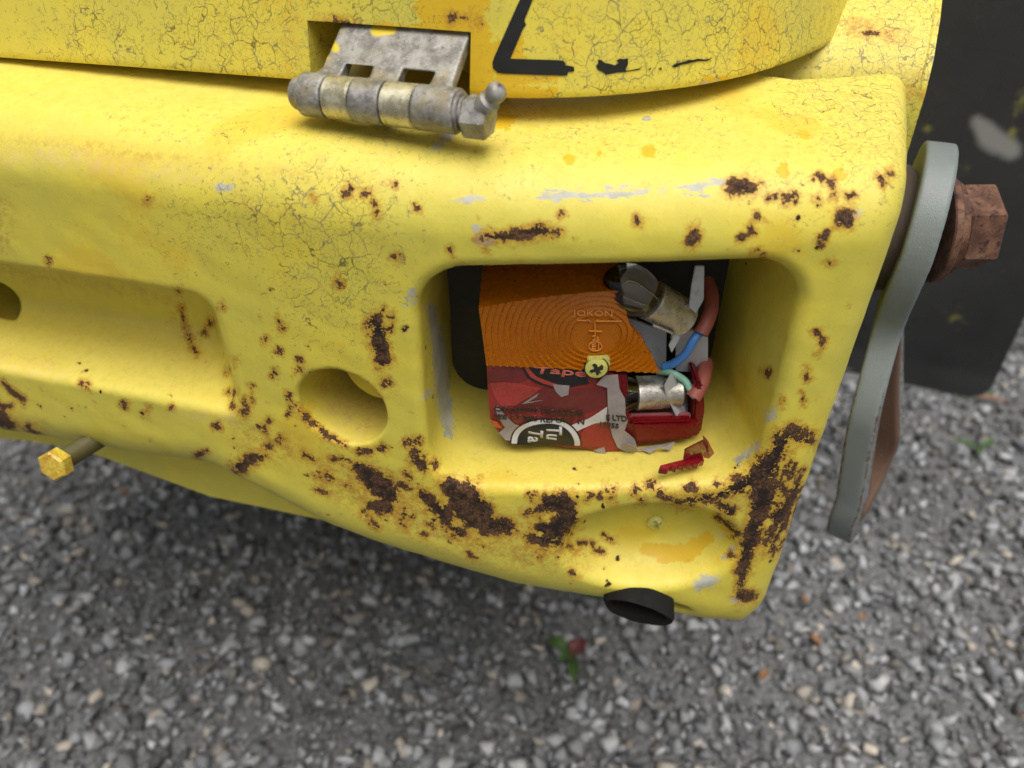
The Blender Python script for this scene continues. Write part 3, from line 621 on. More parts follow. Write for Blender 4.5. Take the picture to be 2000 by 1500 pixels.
def decal(name, px, mat, parent, off=.00035, cuts=2):
    bm = bmesh.new(); vs = [bm.verts.new((x, y, 0)) for x, y in px]; f_ = bm.faces.new(vs); f_.normal_update(); bmesh.ops.triangulate(bm, faces=[f_])
    for _ in range(cuts): bmesh.ops.subdivide_edges(bm, edges=[e for e in bm.edges if e.calc_length() > 12], cuts=1)
    bmesh.ops.triangulate(bm, faces=bm.faces[:])
    for v in bm.verts:
        s, z, p = hood_hit(v.co.x, v.co.y); n = plan_at(np.array([s]))[1][0]; v.co = wv((p[0] + n[0] * off, p[1] + n[1] * off, z))
    return bm_obj(name, bm, mat, parent, False)
Lpx = [(1052, -30), (1024, 40), (1028, 48), (1022, 55), (997, 114), (1090, 117), (1100, 118), (1104, 122), (1104, 127), (1112, 128), (1121, 130), (1121, 139), (1109, 140), (1108, 147), (1060, 146), (985, 143), (972, 141), (963, 132), (962, 122), (966, 110), (1012, 6), (1030, -30)]
decal('lettering', Lpx, M_letter, hood)
decal('lettering', [(1163, 128), (1168, 124), (1167, 116), (1175, 117), (1180, 122), (1190, 124), (1200, 127), (1208, 122), (1203, 118), (1210, 114), (1217, 115), (1226, 113), (1226, 126), (1221, 134), (1223, 138), (1248, 133), (1254, 128), (1248, 136), (1222, 140), (1205, 141), (1190, 144), (1182, 145), (1178, 140), (1169, 137)], M_letter, hood)
decal('lettering', [(1310, 130), (1318, 124), (1336, 120), (1344, 116), (1352, 117), (1362, 114), (1378, 116), (1392, 112), (1380, 119), (1362, 119), (1342, 124), (1330, 126), (1318, 131)], M_letter, hood, cuts=1)
decal('lettering', [(1264, 135), (1272, 131), (1269, 136)], M_letter, hood, cuts=0)
decal('lettering', [(1284, 135), (1290, 131), (1292, 136)], M_letter, hood, cuts=0)
# ---------------------------------------------------------------- hinge
b0 = at_h(597, 184, .0795); b1 = at_h(897, 218, .0795); bd = (b1 - b0) / np.linalg.norm(b1 - b0); bL = np.linalg.norm(b1 - b0); bn = np.array((-bd[1], bd[0], 0))   # bn points into the machine
if bn[1] < 0: bn = -bn
RB = .0077; ZLEAF = nz + .0795 + .003
kb = [0.0, .165, .345, .545, .745, 1.0]
ha, hbk = np.array(hood_pt(nsa, nz, 0)), np.array(hood_pt(nsb, nz, 0)); va, vb = np.dot(ha - b0, bn) + .0085, np.dot(hbk - b0, bn) + .0085; sa_, sb_ = np.dot(ha - b0, bd), np.dot(hbk - b0, bd)
def hinge_sdf(s, v, z):
    """s along barrel, v into machine, z up; barrel axis at v=0, z=0"""
    r = np.sqrt(v * v + z * z)
    k = np.maximum(r - RB, np.maximum(-s, s - bL))
    # leaf rising from the barrel
    vtop = va + (vb - va) * (s - sa_) / (sb_ - sa_); vl = .0045 + (vtop - .0045) * np.clip(z, 0, .06) / ZLEAF ; pl_ = np.abs(v - vl - .002) - .0034
    pl_ = np.maximum(pl_, np.maximum(z - ZLEAF, -z)); pl_ = np.maximum(pl_, np.maximum(.0008 + .10 * np.clip(z - .004, 0, .05) - s, s - np.minimum(bL - .0012, sb_ - .0012)))
    a = smin(k, pl_, .008)
    for i in (1, 3):
        c = (kb[i] + kb[i + 1]) / 2 * bL; w = (kb[i + 1] - kb[i]) * bL / 2
        cut = np.maximum(np.abs(s - c) - w - .0002, z - .0082); cut = np.maximum(cut, -.02 - z); a = np.maximum(a, -cut)
    for i in (1, 2, 3, 4): a = np.maximum(a, -(np.abs(s - kb[i] * bL) - .0002) if False else a)
    return a
Ph, Qh = nets(hinge_sdf, (-.004, -.014, -.014), (bL + .004, .050, .042), .0009); Ph = snap(hinge_sdf, Ph, 2, .0006)
def hb(P): return b0[None] + P[:, :1] * bd[None] + P[:, 1:2] * bn[None] + P[:, 2:3] * np.array((0, 0, 1))[None]
me = np_mesh(hb(Ph), Qh[:, ::-1] if np.dot(np.cross(bd, bn), (0, 0, 1)) < 0 else Qh)
hU, hV = proj(hb(Ph)); set_attr(me, 'daub', field(hU, hV, [[(645, 80, 8), (655, 95, 7)], [(735, 60, 10), (765, 58, 8)], [(637, 112, 4)]], 12))
hinge = link('hinge', me, M_cast, machine)
def bp(s, v=0, z=0): return wv(b0 + bd * s + bn * v + np.array((0, 0, z)))
for i in (1, 3):
    bm = bmesh.new(); cyl(bm, bp(kb[i] * bL + .0002), bp(kb[i + 1] * bL - .0002), RB * .985, seg=56, bev=.0006); bm_obj('knuckle', bm, M_plated, hinge, True, 30)
bm = bmesh.new(); lathe(bm, bp(-.0048), bd, [(0, .0032), (.0006, .0052), (.0016, .0058), (.0055, .0058)], 36); bm_obj('hinge_pin', bm, M_cast, hinge, True, 40)
bm = bmesh.new()
lathe(bm, bp(bL - .001), bd, [(0, .0066), (.0022, .0066), (.0024, .0052), (.0034, .0052)], 36)
cyl(bm, bp(bL + .0022, 0, -.0012), bp(bL + .0115, 0, -.0012), .0074, seg=6, bev=.0009, hex_rot=.3)
gp = bp(bL + .0085, -.001, .001); gd = (Vector(bd) * .55 + Vector((0, -.25, .75))).normalized()
lathe(bm, gp, gd, [(0, .0042), (.0062, .0038), (.0072, .0026), (.0082, .0026), (.0092, .0034), (.0108, .0036), (.0122, .0029), (.013, .0016), (.0131, .0012), (.0125, .0009)], 28)
bm_obj('grease_fitting', bm, M_cast, hinge, True, 38)
# ---------------------------------------------------------------- chassis panel behind the counterweight, lower plate, adjusting bolt
def side_x(Y): return .188 + .372 * (Y - .36)
bm = bmesh.new(); prof = [(.358, -.34), (.358, -.098), (.366, -.083), (.385, -.069), (.47, -.03), (.60, .03), (.95, .03), (.95, -.34)]
R1 = [bm.verts.new(wv((side_x(y), y, z))) for y, z in prof]; R0 = [bm.verts.new(wv((-.62 + .3 * (y - .36), y + .20 * 0 + .10, z))) for y, z in prof]
fs = [bm.faces.new(R1), bm.faces.new(R0[::-1])] + [bm.faces.new((R1[k], R0[k], R0[(k + 1) % 8], R1[(k + 1) % 8])) for k in range(8)]
bmesh.ops.recalc_face_normals(bm, faces=bm.faces[:])
bmesh.ops.bevel(bm, geom=[e for e in bm.edges if e.verts[0] in R1 and e.verts[1] in R1], offset=.004, segments=3, affect='EDGES')
for _ in range(5): bmesh.ops.subdivide_edges(bm, edges=[e for e in bm.edges if e.calc_length() > .022 and min(v.co.y for v in e.verts) < .62 and max(v.co.x for v in e.verts) > .08], cuts=1)
bmesh.ops.triangulate(bm, faces=bm.faces[:])
chassis = bm_obj('chassis_panel', bm, M_paint, machine, True, 30); me = chassis.data
CV = np.array([v.co[:] for v in me.vertices]); CV[:, 2] -= HC; U_, V_ = proj(CV)
set_attr(me, 'crack', field(U_, V_, [[(1760, 80, 150), (1760, 200, 120)]], 120) * .9); set_attr(me, 'pale', np.where(CV[:, 2] > -.09, .7, .05))  # upper part of the panel gets the paler tone
set_attr(me, 'rust', field(U_, V_, [[(1795, 148, 5), (1788, 170, 4)], [(1728, 102, 5)], [(1803, 165, 5)], [(1700, 65, 5)]], 26))
def lpl(px, py, back): return wv(at_plane(px, py, nL, A0 - nL * back))
bm = bmesh.new(); prism(bm, [lpl(x, y, .045) for x, y in [(-420, 820), (-420, 560), (250, 700), (700, 900), (730, 1000), (670, 1026), (610, 1014), (410, 972), (170, 884), (60, 864)]], Vector(-nL) * .012, .0012)
lower = bm_obj('lower_plate', bm, M_paint, machine, True, 30)
hb0, hb1 = wv(at_D(102, 911, .372)), wv(at_D(166, 872, .392)); ax = (hb1 - hb0).normalized()
bm = bmesh.new(); N = 26; L = (hb1 - hb0).length
prof = []
for k in range(int(L / .0016) + 22): prof += [(k * .0014, .0046), (k * .0014 + .0007, .0053)]
lathe(bm, hb0 + ax * .006, ax, prof, 28); bolt = bm_obj('adjusting_bolt', bm, simple('olive_painted_thread', (.09, .075, .015), .6, var=.4, scale=200), machine, True, 60)
bm = bmesh.new(); cyl(bm, hb0 - ax * .001, hb0 + ax * .0062, .0080, seg=6, bev=.0011, hex_rot=.25); o_ = bm_obj('bolt_head', bm, M_paint, bolt, True, 20); nv_ = len(o_.data.vertices); set_attr(o_.data, 'stain', [.75] * nv_); set_attr(o_.data, 'rust', [.3] * nv_)
# ---------------------------------------------------------------- rubber hose end in the bottom hole
bm = bmesh.new(); hd = Vector((-.12, -.97, -.2)).normalized(); hs0 = wv(at_Y(1245, 1192, .241)) - hd * .046; u = Vector((1, 0, 0)); u = (u - hd * u.dot(hd)).normalized(); v = hd.cross(u); seg = 48; rings = []
for d, r in ((0, .0172), (.02, .0172), (.046, .0172), (.0475, .0165), (.046, .0138), (.02, .0132), (.0, .0132)):
    rings.append([])
    for k in range(seg):
        th = 2 * math.pi * k / seg; cx, cy = math.cos(th), math.sin(th)
        slant = (.003 * cx) if d > .025 else 0
        wob = 1 + .03 * math.sin(3 * th + 1) + .015 * math.sin(7 * th)
        rings[-1].append(bm.verts.new(hs0 + u * cx * r * wob + v * cy * (r * .56 if r > .014 else r * .45) * wob + hd * (d + slant)))
for a_, b_ in zip(rings, rings[1:]):
    for k in range(seg): bm.faces.new((a_[k], a_[(k + 1) % seg], b_[(k + 1) % seg], b_[k]))
bm_obj('rubber_hose', bm, M_rubber, machine, True, 45)
# ---------------------------------------------------------------- lifting link on the right side, with its bolt
bolt_c = np.array((.196, .3465, -.158))
def link_sdf(w, n, z):
    """w in plate (away from camera), n through the thickness, z up; bolt at 0,0"""
    q = lambda zz, hh: np.abs(zz) - np.minimum(np.abs(zz), hh)
    e1 = np.sqrt(w * w + z * z) - .040
    e2 = np.sqrt(w * w + q(z + .120, .028) ** 2) - .043
    nk = rbox2(w + .002, z + .05, .024, .05, .004)
    a = smin(smin(e1, nk, .02), e2, .02)
    hole = np.sqrt(w * w + q(z + .116, .030) ** 2) - .025
    a = iround(a, -hole, .002)
    return iround(a, np.abs(n) - .0068, .0014)
Pl, Ql = nets(link_sdf, (-.05, -.010, -.20), (.05, .010, .045), .0014); Pl = snap(link_sdf, Pl, 2, .001)
Ll = Pl.copy(); t_ = np.clip(-Pl[:, 2] / .14, -.2, 1.1); ts = np.clip(t_, 0, 1) ** 1.3
angl = np.radians(23 + 15 * ts)
nx, ny = np.cos(angl), -np.sin(angl); wx, wy = np.sin(angl), np.cos(angl)
offx = -.004 * np.sin(np.clip(t_, 0, 1) * math.pi); offy = -.0125 * ts
Pw = np.stack([bolt_c[0] + Pl[:, 0] * wx + Pl[:, 1] * nx + offx + .013 * ts, bolt_c[1] + Pl[:, 0] * wy + Pl[:, 1] * ny + offy, bolt_c[2] + Pl[:, 2]], 1)
me = np_mesh(Pw, Ql)
edge = np.abs(np.abs(Ll[:, 1]) - .0062); rim = np.sqrt(Ll[:, 0] ** 2 + (np.abs(Ll[:, 2] + .116) - np.minimum(np.abs(Ll[:, 2] + .116), .030)) ** 2)
lr = .22 + .36 * (np.clip(1 - edge / .0022, 0, 1)) * np.clip((-Ll[:, 2] - .03) / .05, 0, 1) + .42 * np.clip(1 - np.abs(rim - .025) / .006, 0, 1) * (Ll[:, 2] < -.05)
set_attr(me, 'rust', np.clip(lr, 0, 1))
if np.linalg.det(np.array([[wx[0], wy[0], 0], [nx[0], ny[0], 0], [0, 0, 1]])) < 0: me.flip_normals()
llink = link('lifting_link', me, M_link, machine)
bax = Vector((.95, -.10, .05)).normalized(); bc = wv(bolt_c)
bm = bmesh.new(); cyl(bm, bc + bax * .0072, bc + bax * .0110, .0265, seg=44, bev=.0007); bm_obj('washer', bm, M_rust, llink, True, 35)
bm = bmesh.new(); seg = 60; rr_ = []
for k in range(seg + 1):                                   # split spring washer
    th = 2 * math.pi * (k / seg) * .97; u, v, a_ = frame(bax); hlx = .0016 * k / seg
    rr_.append([bm.verts.new(bc + bax * (.0112 + hlx + dz) + (u * math.cos(th) + v * math.sin(th)) * r) for dz, r in ((0, .0145), (0, .0225), (.0036, .0225), (.0036, .0145))])
for A, B in zip(rr_, rr_[1:]):
    for k in range(4): bm.faces.new((A[k], A[(k + 1) % 4], B[(k + 1) % 4], B[k]))
bm.faces.new(rr_[0]); bm.faces.new(rr_[-1][::-1]); bm_obj('spring_washer', bm, M_rust, llink, False)
bm = bmesh.new(); cyl(bm, bc - bax * .02, bc + bax * .019, .0130, seg=32); cyl(bm, bc + bax * .0168, bc + bax * .0325, .0205, seg=6, bev=.0012, hex_rot=.62); bm_obj('hex_bolt', bm, M_rust, llink, True, 22)
bm = bmesh.new(); cyl(bm, bc - bax * .038, bc - bax * .0074, .030, seg=44, bev=.001); bm_obj('spacer_boss', bm, M_dark, llink, True, 35)
# ---------------------------------------------------------------- smooth tyre standing on the gravel behind
def tyre():
    R, Wd = .40, .36; a = Vector((math.cos(math.radians(12)), -math.sin(math.radians(12)), 0)); c = Vector((.0, 1.30, R - .004))
    prof = [(-Wd / 2, .17), (-Wd / 2 - .006, .24), (-Wd / 2, R - .045), (-Wd / 2 + .010, R - .018), (-Wd / 2 + .03, R - .004)] + [(-Wd / 2 + .03 + k * (Wd - .06) / 60, R - .004 + .004 * math.sin(math.pi * k / 60)) for k in range(1, 60)] + [(Wd / 2 - .03, R - .004), (Wd / 2 - .010, R - .018), (Wd / 2, R - .045), (Wd / 2 + .006, .24), (Wd / 2, .17)]
    bm = bmesh.new(); lathe(bm, c, a, prof, 320)
    w = bm_obj('wheel', bm, M_rubber, machine, True, 40)
    bm = bmesh.new(); lathe(bm, c, a, [(-.2, .16), (-.19, .168), (.205, .168), (.212, .15), (.19, .14), (.185, .05), (.2, .04)], 64); bm_obj('wheel_rim', bm, M_link, w, True, 35)
    bm = bmesh.new(); cyl(bm, c - a * .62, c - a * .15, .05, seg=32); bm_obj('axle', bm, M_dark, machine, True, 40)
    bm = bmesh.new(); q = c - a * .42; bmesh.ops.create_cube(bm, size=1, matrix=Matrix.Translation((q.x, q.y - .02, q.z + .12)) @ Matrix.Diagonal((.2, .5, .36, 1))); bm_obj('axle_carrier', bm, M_dark, machine, False)
tyre()
def mudguard():
    n0 = np.array((-.375, -.927, 0.0)); P0 = at_D(1926, 772, .852); e = np.array((.927, -.375, 0.0)); NX, NZ = 70, 110; V = []; Fc = []
    for layer in (0, .010):
        for j in range(NZ + 1):
            for i in range(NX + 1):
                u = -.30 + .30 * i / NX; z = .52 * j / NZ; r = .022; x = u
                if z < r and u > -r: x = min(u, -r + math.sqrt(max(0, r * r - (r - z) ** 2)))
                bow = .010 * math.sin(z * 9 + .6) * (1 + u * 2) + (.006 * max(0, 1 - z / .03))
                V.append(P0 + e * x + np.array((0, 0, z)) + n0 * (bow - layer))
    W1 = NX + 1; n1 = W1 * (NZ + 1)
    for j in range(NZ):
        for i in range(NX): a = j * W1 + i; Fc.append((a, a + 1, a + W1 + 1, a + W1)); Fc.append((n1 + a, n1 + a + W1, n1 + a + W1 + 1, n1 + a + 1))
    rim = [i for i in range(W1)] + [j * W1 + NX for j in range(1, NZ + 1)] + [NZ * W1 + i for i in range(NX - 1, -1, -1)] + [j * W1 for j in range(NZ - 1, 0, -1)]
    for k in range(len(rim)): a, b = rim[k], rim[(k + 1) % len(rim)]; Fc.append((a, n1 + a, n1 + b, b))
    V = np.array(V); me = np_mesh(V, np.array(Fc)); U, Vv = proj(V)
    set_attr(me, 'scuff_or_reflection', field(U, Vv, [[(1908, 235, 14), (1930, 265, 24), (1975, 292, 22)]], 30)); set_attr(me, 'peel_or_reflection', field(U, Vv, [[(2010, 170, 10), (1972, 262, 10)], [(1865, 620, 14)], [(1890, 330, 8)], [(1810, 250, 10)]], 60))  # painted reflections: whitish sky patch and yellow of the machine
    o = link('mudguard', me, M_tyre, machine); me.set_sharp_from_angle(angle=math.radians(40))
    bm = bmesh.new(); p = [P0 + e * (-.30) + np.array((0, 0, .004)), P0 + e * (-.02) + np.array((0, 0, .004))]
    cyl(bm, wv(p[0] + n0 * .006), wv(p[1] + n0 * .006), .0035, seg=16); bm_obj('lower_bead', bm, M_link, o, True, 40)
mudguard()
# ---------------------------------------------------------------- tail lamp
LY = .268
back = [(932, 505), (1392, 500), (1392, 840), (1375, 872), (985, 866), (955, 820)]
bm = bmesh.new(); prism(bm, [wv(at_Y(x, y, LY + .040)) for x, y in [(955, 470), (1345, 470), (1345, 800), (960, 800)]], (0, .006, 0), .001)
prism(bm, [wv((x, .3165, -h)) for x, h in ((-.045, .105), (.112, .105), (.112, .25), (-.045, .25))], (0, .004, 0))  # added black sheet across the pocket back, stands in for deep shade
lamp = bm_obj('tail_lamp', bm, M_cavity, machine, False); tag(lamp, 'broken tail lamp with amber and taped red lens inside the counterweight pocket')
def lp(x, y, dy=0.0): return wv(at_Y(x, y, LY + dy))
def amber():
    nu, nv = 260, 160; V = []; Fc = []
    Lft = [(935, 600), (950, 713)]; rb = [(0, 1216, 566), (.18, 1219, 596), (.36, 1226, 625), (.5, 1244, 652), (.62, 1256, 664), (1, 1289, 728)]
    ctr = at_Y(1164, 652, LY)
    def pt(u, v):
        lx, ly = Lft[0][0] + (Lft[1][0] - Lft[0][0]) * v, Lft[0][1] + (Lft[1][1] - Lft[0][1]) * v
        rx = np.interp(v, [q[0] for q in rb], [q[1] for q in rb]) + 2.0 * math.sin(v * 41) * math.sin(v * 17 + 1); ry = np.interp(v, [q[0] for q in rb], [q[2] for q in rb])
        return at_Y(lx + (rx - lx) * u, ly + (ry - ly) * u - 5 * math.sin(math.pi * u) * (1 - v), LY)
    for j in range(nv + 1):
        for i in range(nu + 1):
            p = pt(i / nu, j / nv); dx, dz = p[0] - ctr[0], (p[2] - ctr[2]) * 1.12; r = math.hypot(dx, dz)
            ph = (r - .0105) / .0025
            rg = 0 if r < .0105 else -.0009 * (1 - (ph - math.floor(ph))) ** 1.6
            V.append((p[0], p[1] + rg, p[2]))
    n1 = len(V); W1 = nu + 1
    V += [(V[k][0], LY + .0026, V[k][2]) for k in range(n1)]
    for j in range(nv):
        for i in range(nu):
            a = j * W1 + i; Fc.append((a, a + W1, a + W1 + 1, a + 1)); Fc.append((n1 + a, n1 + a + 1, n1 + a + W1 + 1, n1 + a + W1))
    bd_ = [i for i in range(W1)] + [j * W1 + nu for j in range(1, nv + 1)] + [nv * W1 + i for i in range(nu - 1, -1, -1)] + [j * W1 for j in range(nv - 1, 0, -1)]
    for k in range(len(bd_)): a, b = bd_[k], bd_[(k + 1) % len(bd_)]; Fc.append((a, b, n1 + b, n1 + a))
    me = np_mesh(np.array(V), np.array(Fc)); o = link('amber_lens', me, M_amber, lamp); me.set_sharp_from_angle(angle=math.radians(40))
    # top wall of the lens running back into the pocket, ribbed underneath, and its left wall
    tl, tr = at_Y(935, 600, LY), at_Y(1216, 566, LY); V = []; Fc = []; n = 120; D = .040
    for dy in (0.0004, D):
        for dz in (0, -.0022):
            for k in range(n + 1):
                q = tl + (tr - tl) * k / n; rib = .0004 * (k % 2) if dz else 0; bow = .0009 * math.sin(math.pi * k / n)
                V.append((q[0] + dy * .02, LY + dy, q[2] + dz + rib + bow + dy * .05))
    m = n + 1
    for k in range(n):
        Fc += [(k, k + 1, 2 * m + k + 1, 2 * m + k), (m + k, 3 * m + k, 3 * m + k + 1, m + k + 1), (k, m + k, m + k + 1, k + 1), (2 * m + k, 2 * m + k + 1, 3 * m + k + 1, 3 * m + k)]
    for k in (0, n): Fc.append((k, 2 * m + k, 3 * m + k, m + k))
    bm = bmesh.new(); vs = [bm.verts.new(wv(q)) for q in V]; [bm.faces.new([vs[i] for i in f]) for f in Fc]
    c1, c2 = at_Y(935, 600, LY), at_Y(950, 713, LY)
    prism(bm, [wv(c1 + np.array((0, .0008, -.002))), wv(c1 + np.array((.001, D, 0))), wv(c2 + np.array((.001, D, 0))), wv(c2 + np.array((0, .0008, 0)))], (.0018, 0, 0))
    bm_obj('lens_wall', bm, M_amber, o, False)
    return o
amb = amber()
def crumple(bm):
    bmesh.ops.triangulate(bm, faces=bm.faces[:])
    for _ in range(5):
        es = [e for e in bm.edges if e.calc_length() > .0026]
        if not es: break
        bmesh.ops.subdivide_edges(bm, edges=es, cuts=1); bmesh.ops.triangulate(bm, faces=bm.faces[:])
    for v in bm.verts:
        x, z = v.co.x, v.co.z
        v.co.y += .00042 * math.sin(210 * x + 90 * z + 1.0) * math.sin(260 * z - 60 * x) + .0003 * math.sin(330 * x - 180 * z + 2.2) + .00028 * math.sin(120 * x + 300 * z)
TAPES = set()
def text_quad(name, s, q, mat, parent, dy, thick=.00012, bold=0.0):
    """lettering laid flat on the lens plane; q = top-left, top-right, bottom-right, bottom-left"""
    cu = bpy.data.curves.new('text', 'FONT'); cu.body = s; cu.offset = bold; cu.resolution_u = 3
    to = bpy.data.objects.new('text', cu); COL.objects.link(to); dg = bpy.context.evaluated_depsgraph_get(); me = bpy.data.meshes.new_from_object(to.evaluated_get(dg)); bpy.data.objects.remove(to)
    co = np.array([v.co[:] for v in me.vertices]); lo, hi = co.min(0), co.max(0); t = (co - lo) / np.maximum(hi - lo, 1e-9)
    for v, (a, b, _) in zip(me.vertices, t):
        x = (q[3][0] * (1 - a) + q[2][0] * a) * (1 - b) + (q[0][0] * (1 - a) + q[1][0] * a) * b; y = (q[3][1] * (1 - a) + q[2][1] * a) * (1 - b) + (q[0][1] * (1 - a) + q[1][1] * a) * b
        v.co = wv(at_Y(x, y, LY + dy))
    bm = bmesh.new(); bm.from_mesh(me); r = bmesh.ops.extrude_face_region(bm, geom=bm.faces[:]); bmesh.ops.translate(bm, verts=[g for g in r['geom'] if isinstance(g, bmesh.types.BMVert)], vec=(0, thick, 0))
    if parent.name in TAPES: crumple(bm)
    return bm_obj(name, bm, mat, parent, False)
def flat(name, px, dy, mat, parent, th=.00015):
    bm = bmesh.new(); prism(bm, [lp(x, y, dy) for x, y in px], (0, th, 0)); return bm_obj(name, bm, mat, parent, False)
E_ = -.00118
text_quad('lettering', 'JOKON', [(1118, 606), (1196, 608), (1196, 622), (1118, 620)], M_emboss, amb, E_, .0006)
def bar(x0, y0, x1, y1, w):
    L = math.hypot(x1 - x0, y1 - y0); nx_, ny_ = -(y1 - y0) / L * w, (x1 - x0) / L * w
    return [(x0 + nx_, y0 + ny_), (x1 + nx_, y1 + ny_), (x1 - nx_, y1 - ny_), (x0 - nx_, y0 - ny_)]
for b_ in (bar(1126, 626, 1152, 627, .8), bar(1164, 628, 1215, 628, .8), bar(1162, 630, 1163, 676, .8), bar(1151, 647, 1176, 648, .8), bar(1146, 625, 1153, 629, .8), bar(1163, 628, 1170, 625, .8)): flat('lens_mark', b_, E_, M_emboss, amb, .0006)
text_quad('lettering', '2a', [(1157, 656), (1171, 656), (1171, 666), (1157, 666)], M_emboss, amb, E_, .0006)
text_quad('lettering', 'E1', [(1156, 672), (1170, 672), (1170, 683), (1156, 683)], M_emboss, amb, E_, .0006)
ring = [(1163 + 13 * math.cos(k * math.pi / 16), 677 + 9 * math.sin(k * math.pi / 16)) for k in range(33)]
for a_, b_ in zip(ring, ring[1:]):
    pass
bm = bmesh.new()
for sgn in (0,):
    outer = [bm.verts.new(lp(1163 + 13.6 * math.cos(k * math.pi / 16), 677 + 9.6 * math.sin(k * math.pi / 16), E_)) for k in range(32)]; inner = [bm.verts.new(lp(1163 + 12 * math.cos(k * math.pi / 16), 677 + 8.2 * math.sin(k * math.pi / 16), E_)) for k in range(32)]
    for k in range(32): bm.faces.new((outer[k], outer[(k + 1) % 32], inner[(k + 1) % 32], inner[k]))
r = bmesh.ops.extrude_face_region(bm, geom=bm.faces[:]); bmesh.ops.translate(bm, verts=[g for g in r['geom'] if isinstance(g, bmesh.types.BMVert)], vec=(0, .0006, 0)); bm_obj('lens_mark', bm, M_emboss, amb, False)
# red lower lens: frame that survives round the broken window, and the tape over its left half
def extr(name, px, dy, th, mat, parent, bev=.0): 
    bm = bmesh.new(); prism(bm, [lp(x, y, dy) for x, y in px], (0, th, 0), bev)
    if name in ('red_tape', 'peeled_tape') or parent.name in TAPES: crumple(bm)
    o = bm_obj(name, bm, mat, parent, True, 35)
    if name in ('red_tape', 'peeled_tape'): TAPES.add(o.name)
    return o
red = extr('red_lens', [(952, 716), (1225, 730), (1228, 800), (1232, 826), (1362, 824), (1366, 832), (1350, 858), (1240, 872), (1180, 878), (988, 862), (962, 822)], .0016, .003, M_red, lamp, .0006)
extr('lens_rim', [(1232, 826), (1355, 824), (1366, 834), (1350, 856), (1310, 862), (1240, 866)], -.0002, .0042, M_red, red, .0014)
extr('lens_rim', [(1232, 822), (1352, 820), (1352, 826), (1232, 829)], .0002, .004, M_red, red, .001)
extr('lens_rim', [(1230, 813), (1350, 811), (1350, 818), (1231, 821)], .004, .003, simple('frosted_pink_edge', (.34, .09, .1), .5, var=.3, scale=200), red, .0006)
extr('lens_side', [(1358, 742), (1374, 752), (1377, 800), (1370, 846), (1356, 858), (1352, 840)], .0035, .034, M_red, red, .001)
tape = extr('red_tape', [(951, 712), (1000, 714), (1080, 719), (1148, 723), (1160, 740), (1190, 730), (1206, 733), (1212, 760), (1218, 800), (1216, 840), (1206, 868), (1210, 882), (1186, 880), (1181, 888), (1160, 879), (1060, 869), (990, 863), (972, 842), (958, 822), (953, 770)], .0004, .0009, M_tape, lamp)
extr('tape_layer', [(953, 713), (1034, 717), (1030, 740), (1010, 748), (954, 746)], 0.00012, .0002, M_tapedark, tape)
extr('tape_layer', [(956, 748), (1012, 748), (1058, 758), (1040, 772), (1005, 792), (975, 792), (962, 770)], 0.00012, .0002, M_tapelight, tape)
extr('tape_layer', [(1064, 758), (1188, 760), (1186, 790), (1165, 800), (1120, 815), (1000, 800), (1010, 785), (1040, 770)], 0.00016, .0002, M_tapedark, tape)
extr('tape_layer', [(1020, 716), (1142, 722), (1150, 750), (1110, 756), (1066, 752), (1038, 738)], -0.00001, .0002, M_black, tape)
extr('tape_layer', [(1016, 715), (1020, 715), (1036, 736), (1064, 752), (1084, 757), (1080, 759), (1056, 752), (1030, 737)], -0.00006, .0002, M_black, tape)
extr('tape_layer', [(1022, 716), (1029, 716), (1048, 735), (1076, 748), (1100, 754), (1084, 757), (1062, 750), (1036, 735)], -0.00010, .0002, M_tapelight, tape)
text_quad('lettering', 'Tape', [(1046, 716), (1148, 722), (1144, 741), (1040, 733)], M_pink, tape, -.00045, bold=.02)
extr('tape_layer', [(1080, 752), (1112, 753), (1110, 770), (1096, 774), (1086, 766)], -0.00021, .0002, M_film, tape)
extr('tape_layer', [(1020, 790), (1052, 768), (1048, 776), (1030, 788), (1060, 783), (1040, 788)], -0.00017, .0002, M_film, tape)
extr('tape_layer', [(964, 795), (976, 798), (990, 812), (1006, 830), (1030, 838), (1004, 862), (988, 861), (974, 846), (986, 836), (974, 812)], -0.00017, .0002, M_film, tape)
extr('tape_layer', [(958, 820), (972, 824), (981, 837), (966, 834)], -0.00023, .0002, simple('orange_film', (.5, .11, .02), .4), tape)
extr('tape_layer', [(1116, 832), (1150, 818), (1186, 794), (1186, 824), (1160, 828), (1126, 842)], -0.00017, .0002, M_white, tape)
extr('tape_layer', [(1134, 846), (1150, 828), (1178, 824), (1180, 872), (1136, 872)], -0.00012, .0002, M_tape, tape)
ell = lambda cx, cy, rx, ry, a0, a1, n=24: [(cx + rx * math.cos(math.radians(a0 + (a1 - a0) * k / n)), cy - ry * math.sin(math.radians(a0 + (a1 - a0) * k / n))) for k in range(n + 1)]
extr('tape_layer', ell(1066, 866, 70, 50, 182, -6, 30), -0.00023, .0002, M_black, tape)
extr('tape_layer', ell(1066, 866, 67, 47, 181, -5, 30), -0.00032, .0002, M_white, tape)
extr('tape_layer', ell(1066, 866, 56, 40, 182, -6, 30), -0.00041, .0002, M_black, tape)
text_quad('lettering', 'Tu', [(1098, 834), (1097, 862), (1066, 858), (1067, 830)], M_white, tape, -.00062, bold=.025)
text_quad('lettering', 'Ta', [(1061, 840), (1060, 866), (1030, 864), (1032, 836)], M_white, tape, -.00062, bold=.025)
text_quad('lettering', 'CANADIAN TECHNICAL', [(966, 792), (1143, 804), (1142, 815), (964, 802)], M_black, tape, -.00062, bold=.028)
text_quad('lettering', 'SEE CCMC REPORT N', [(964, 806.5), (1142, 820), (1141, 830), (963, 815.5)], M_black, tape, -.00062, bold=.028)
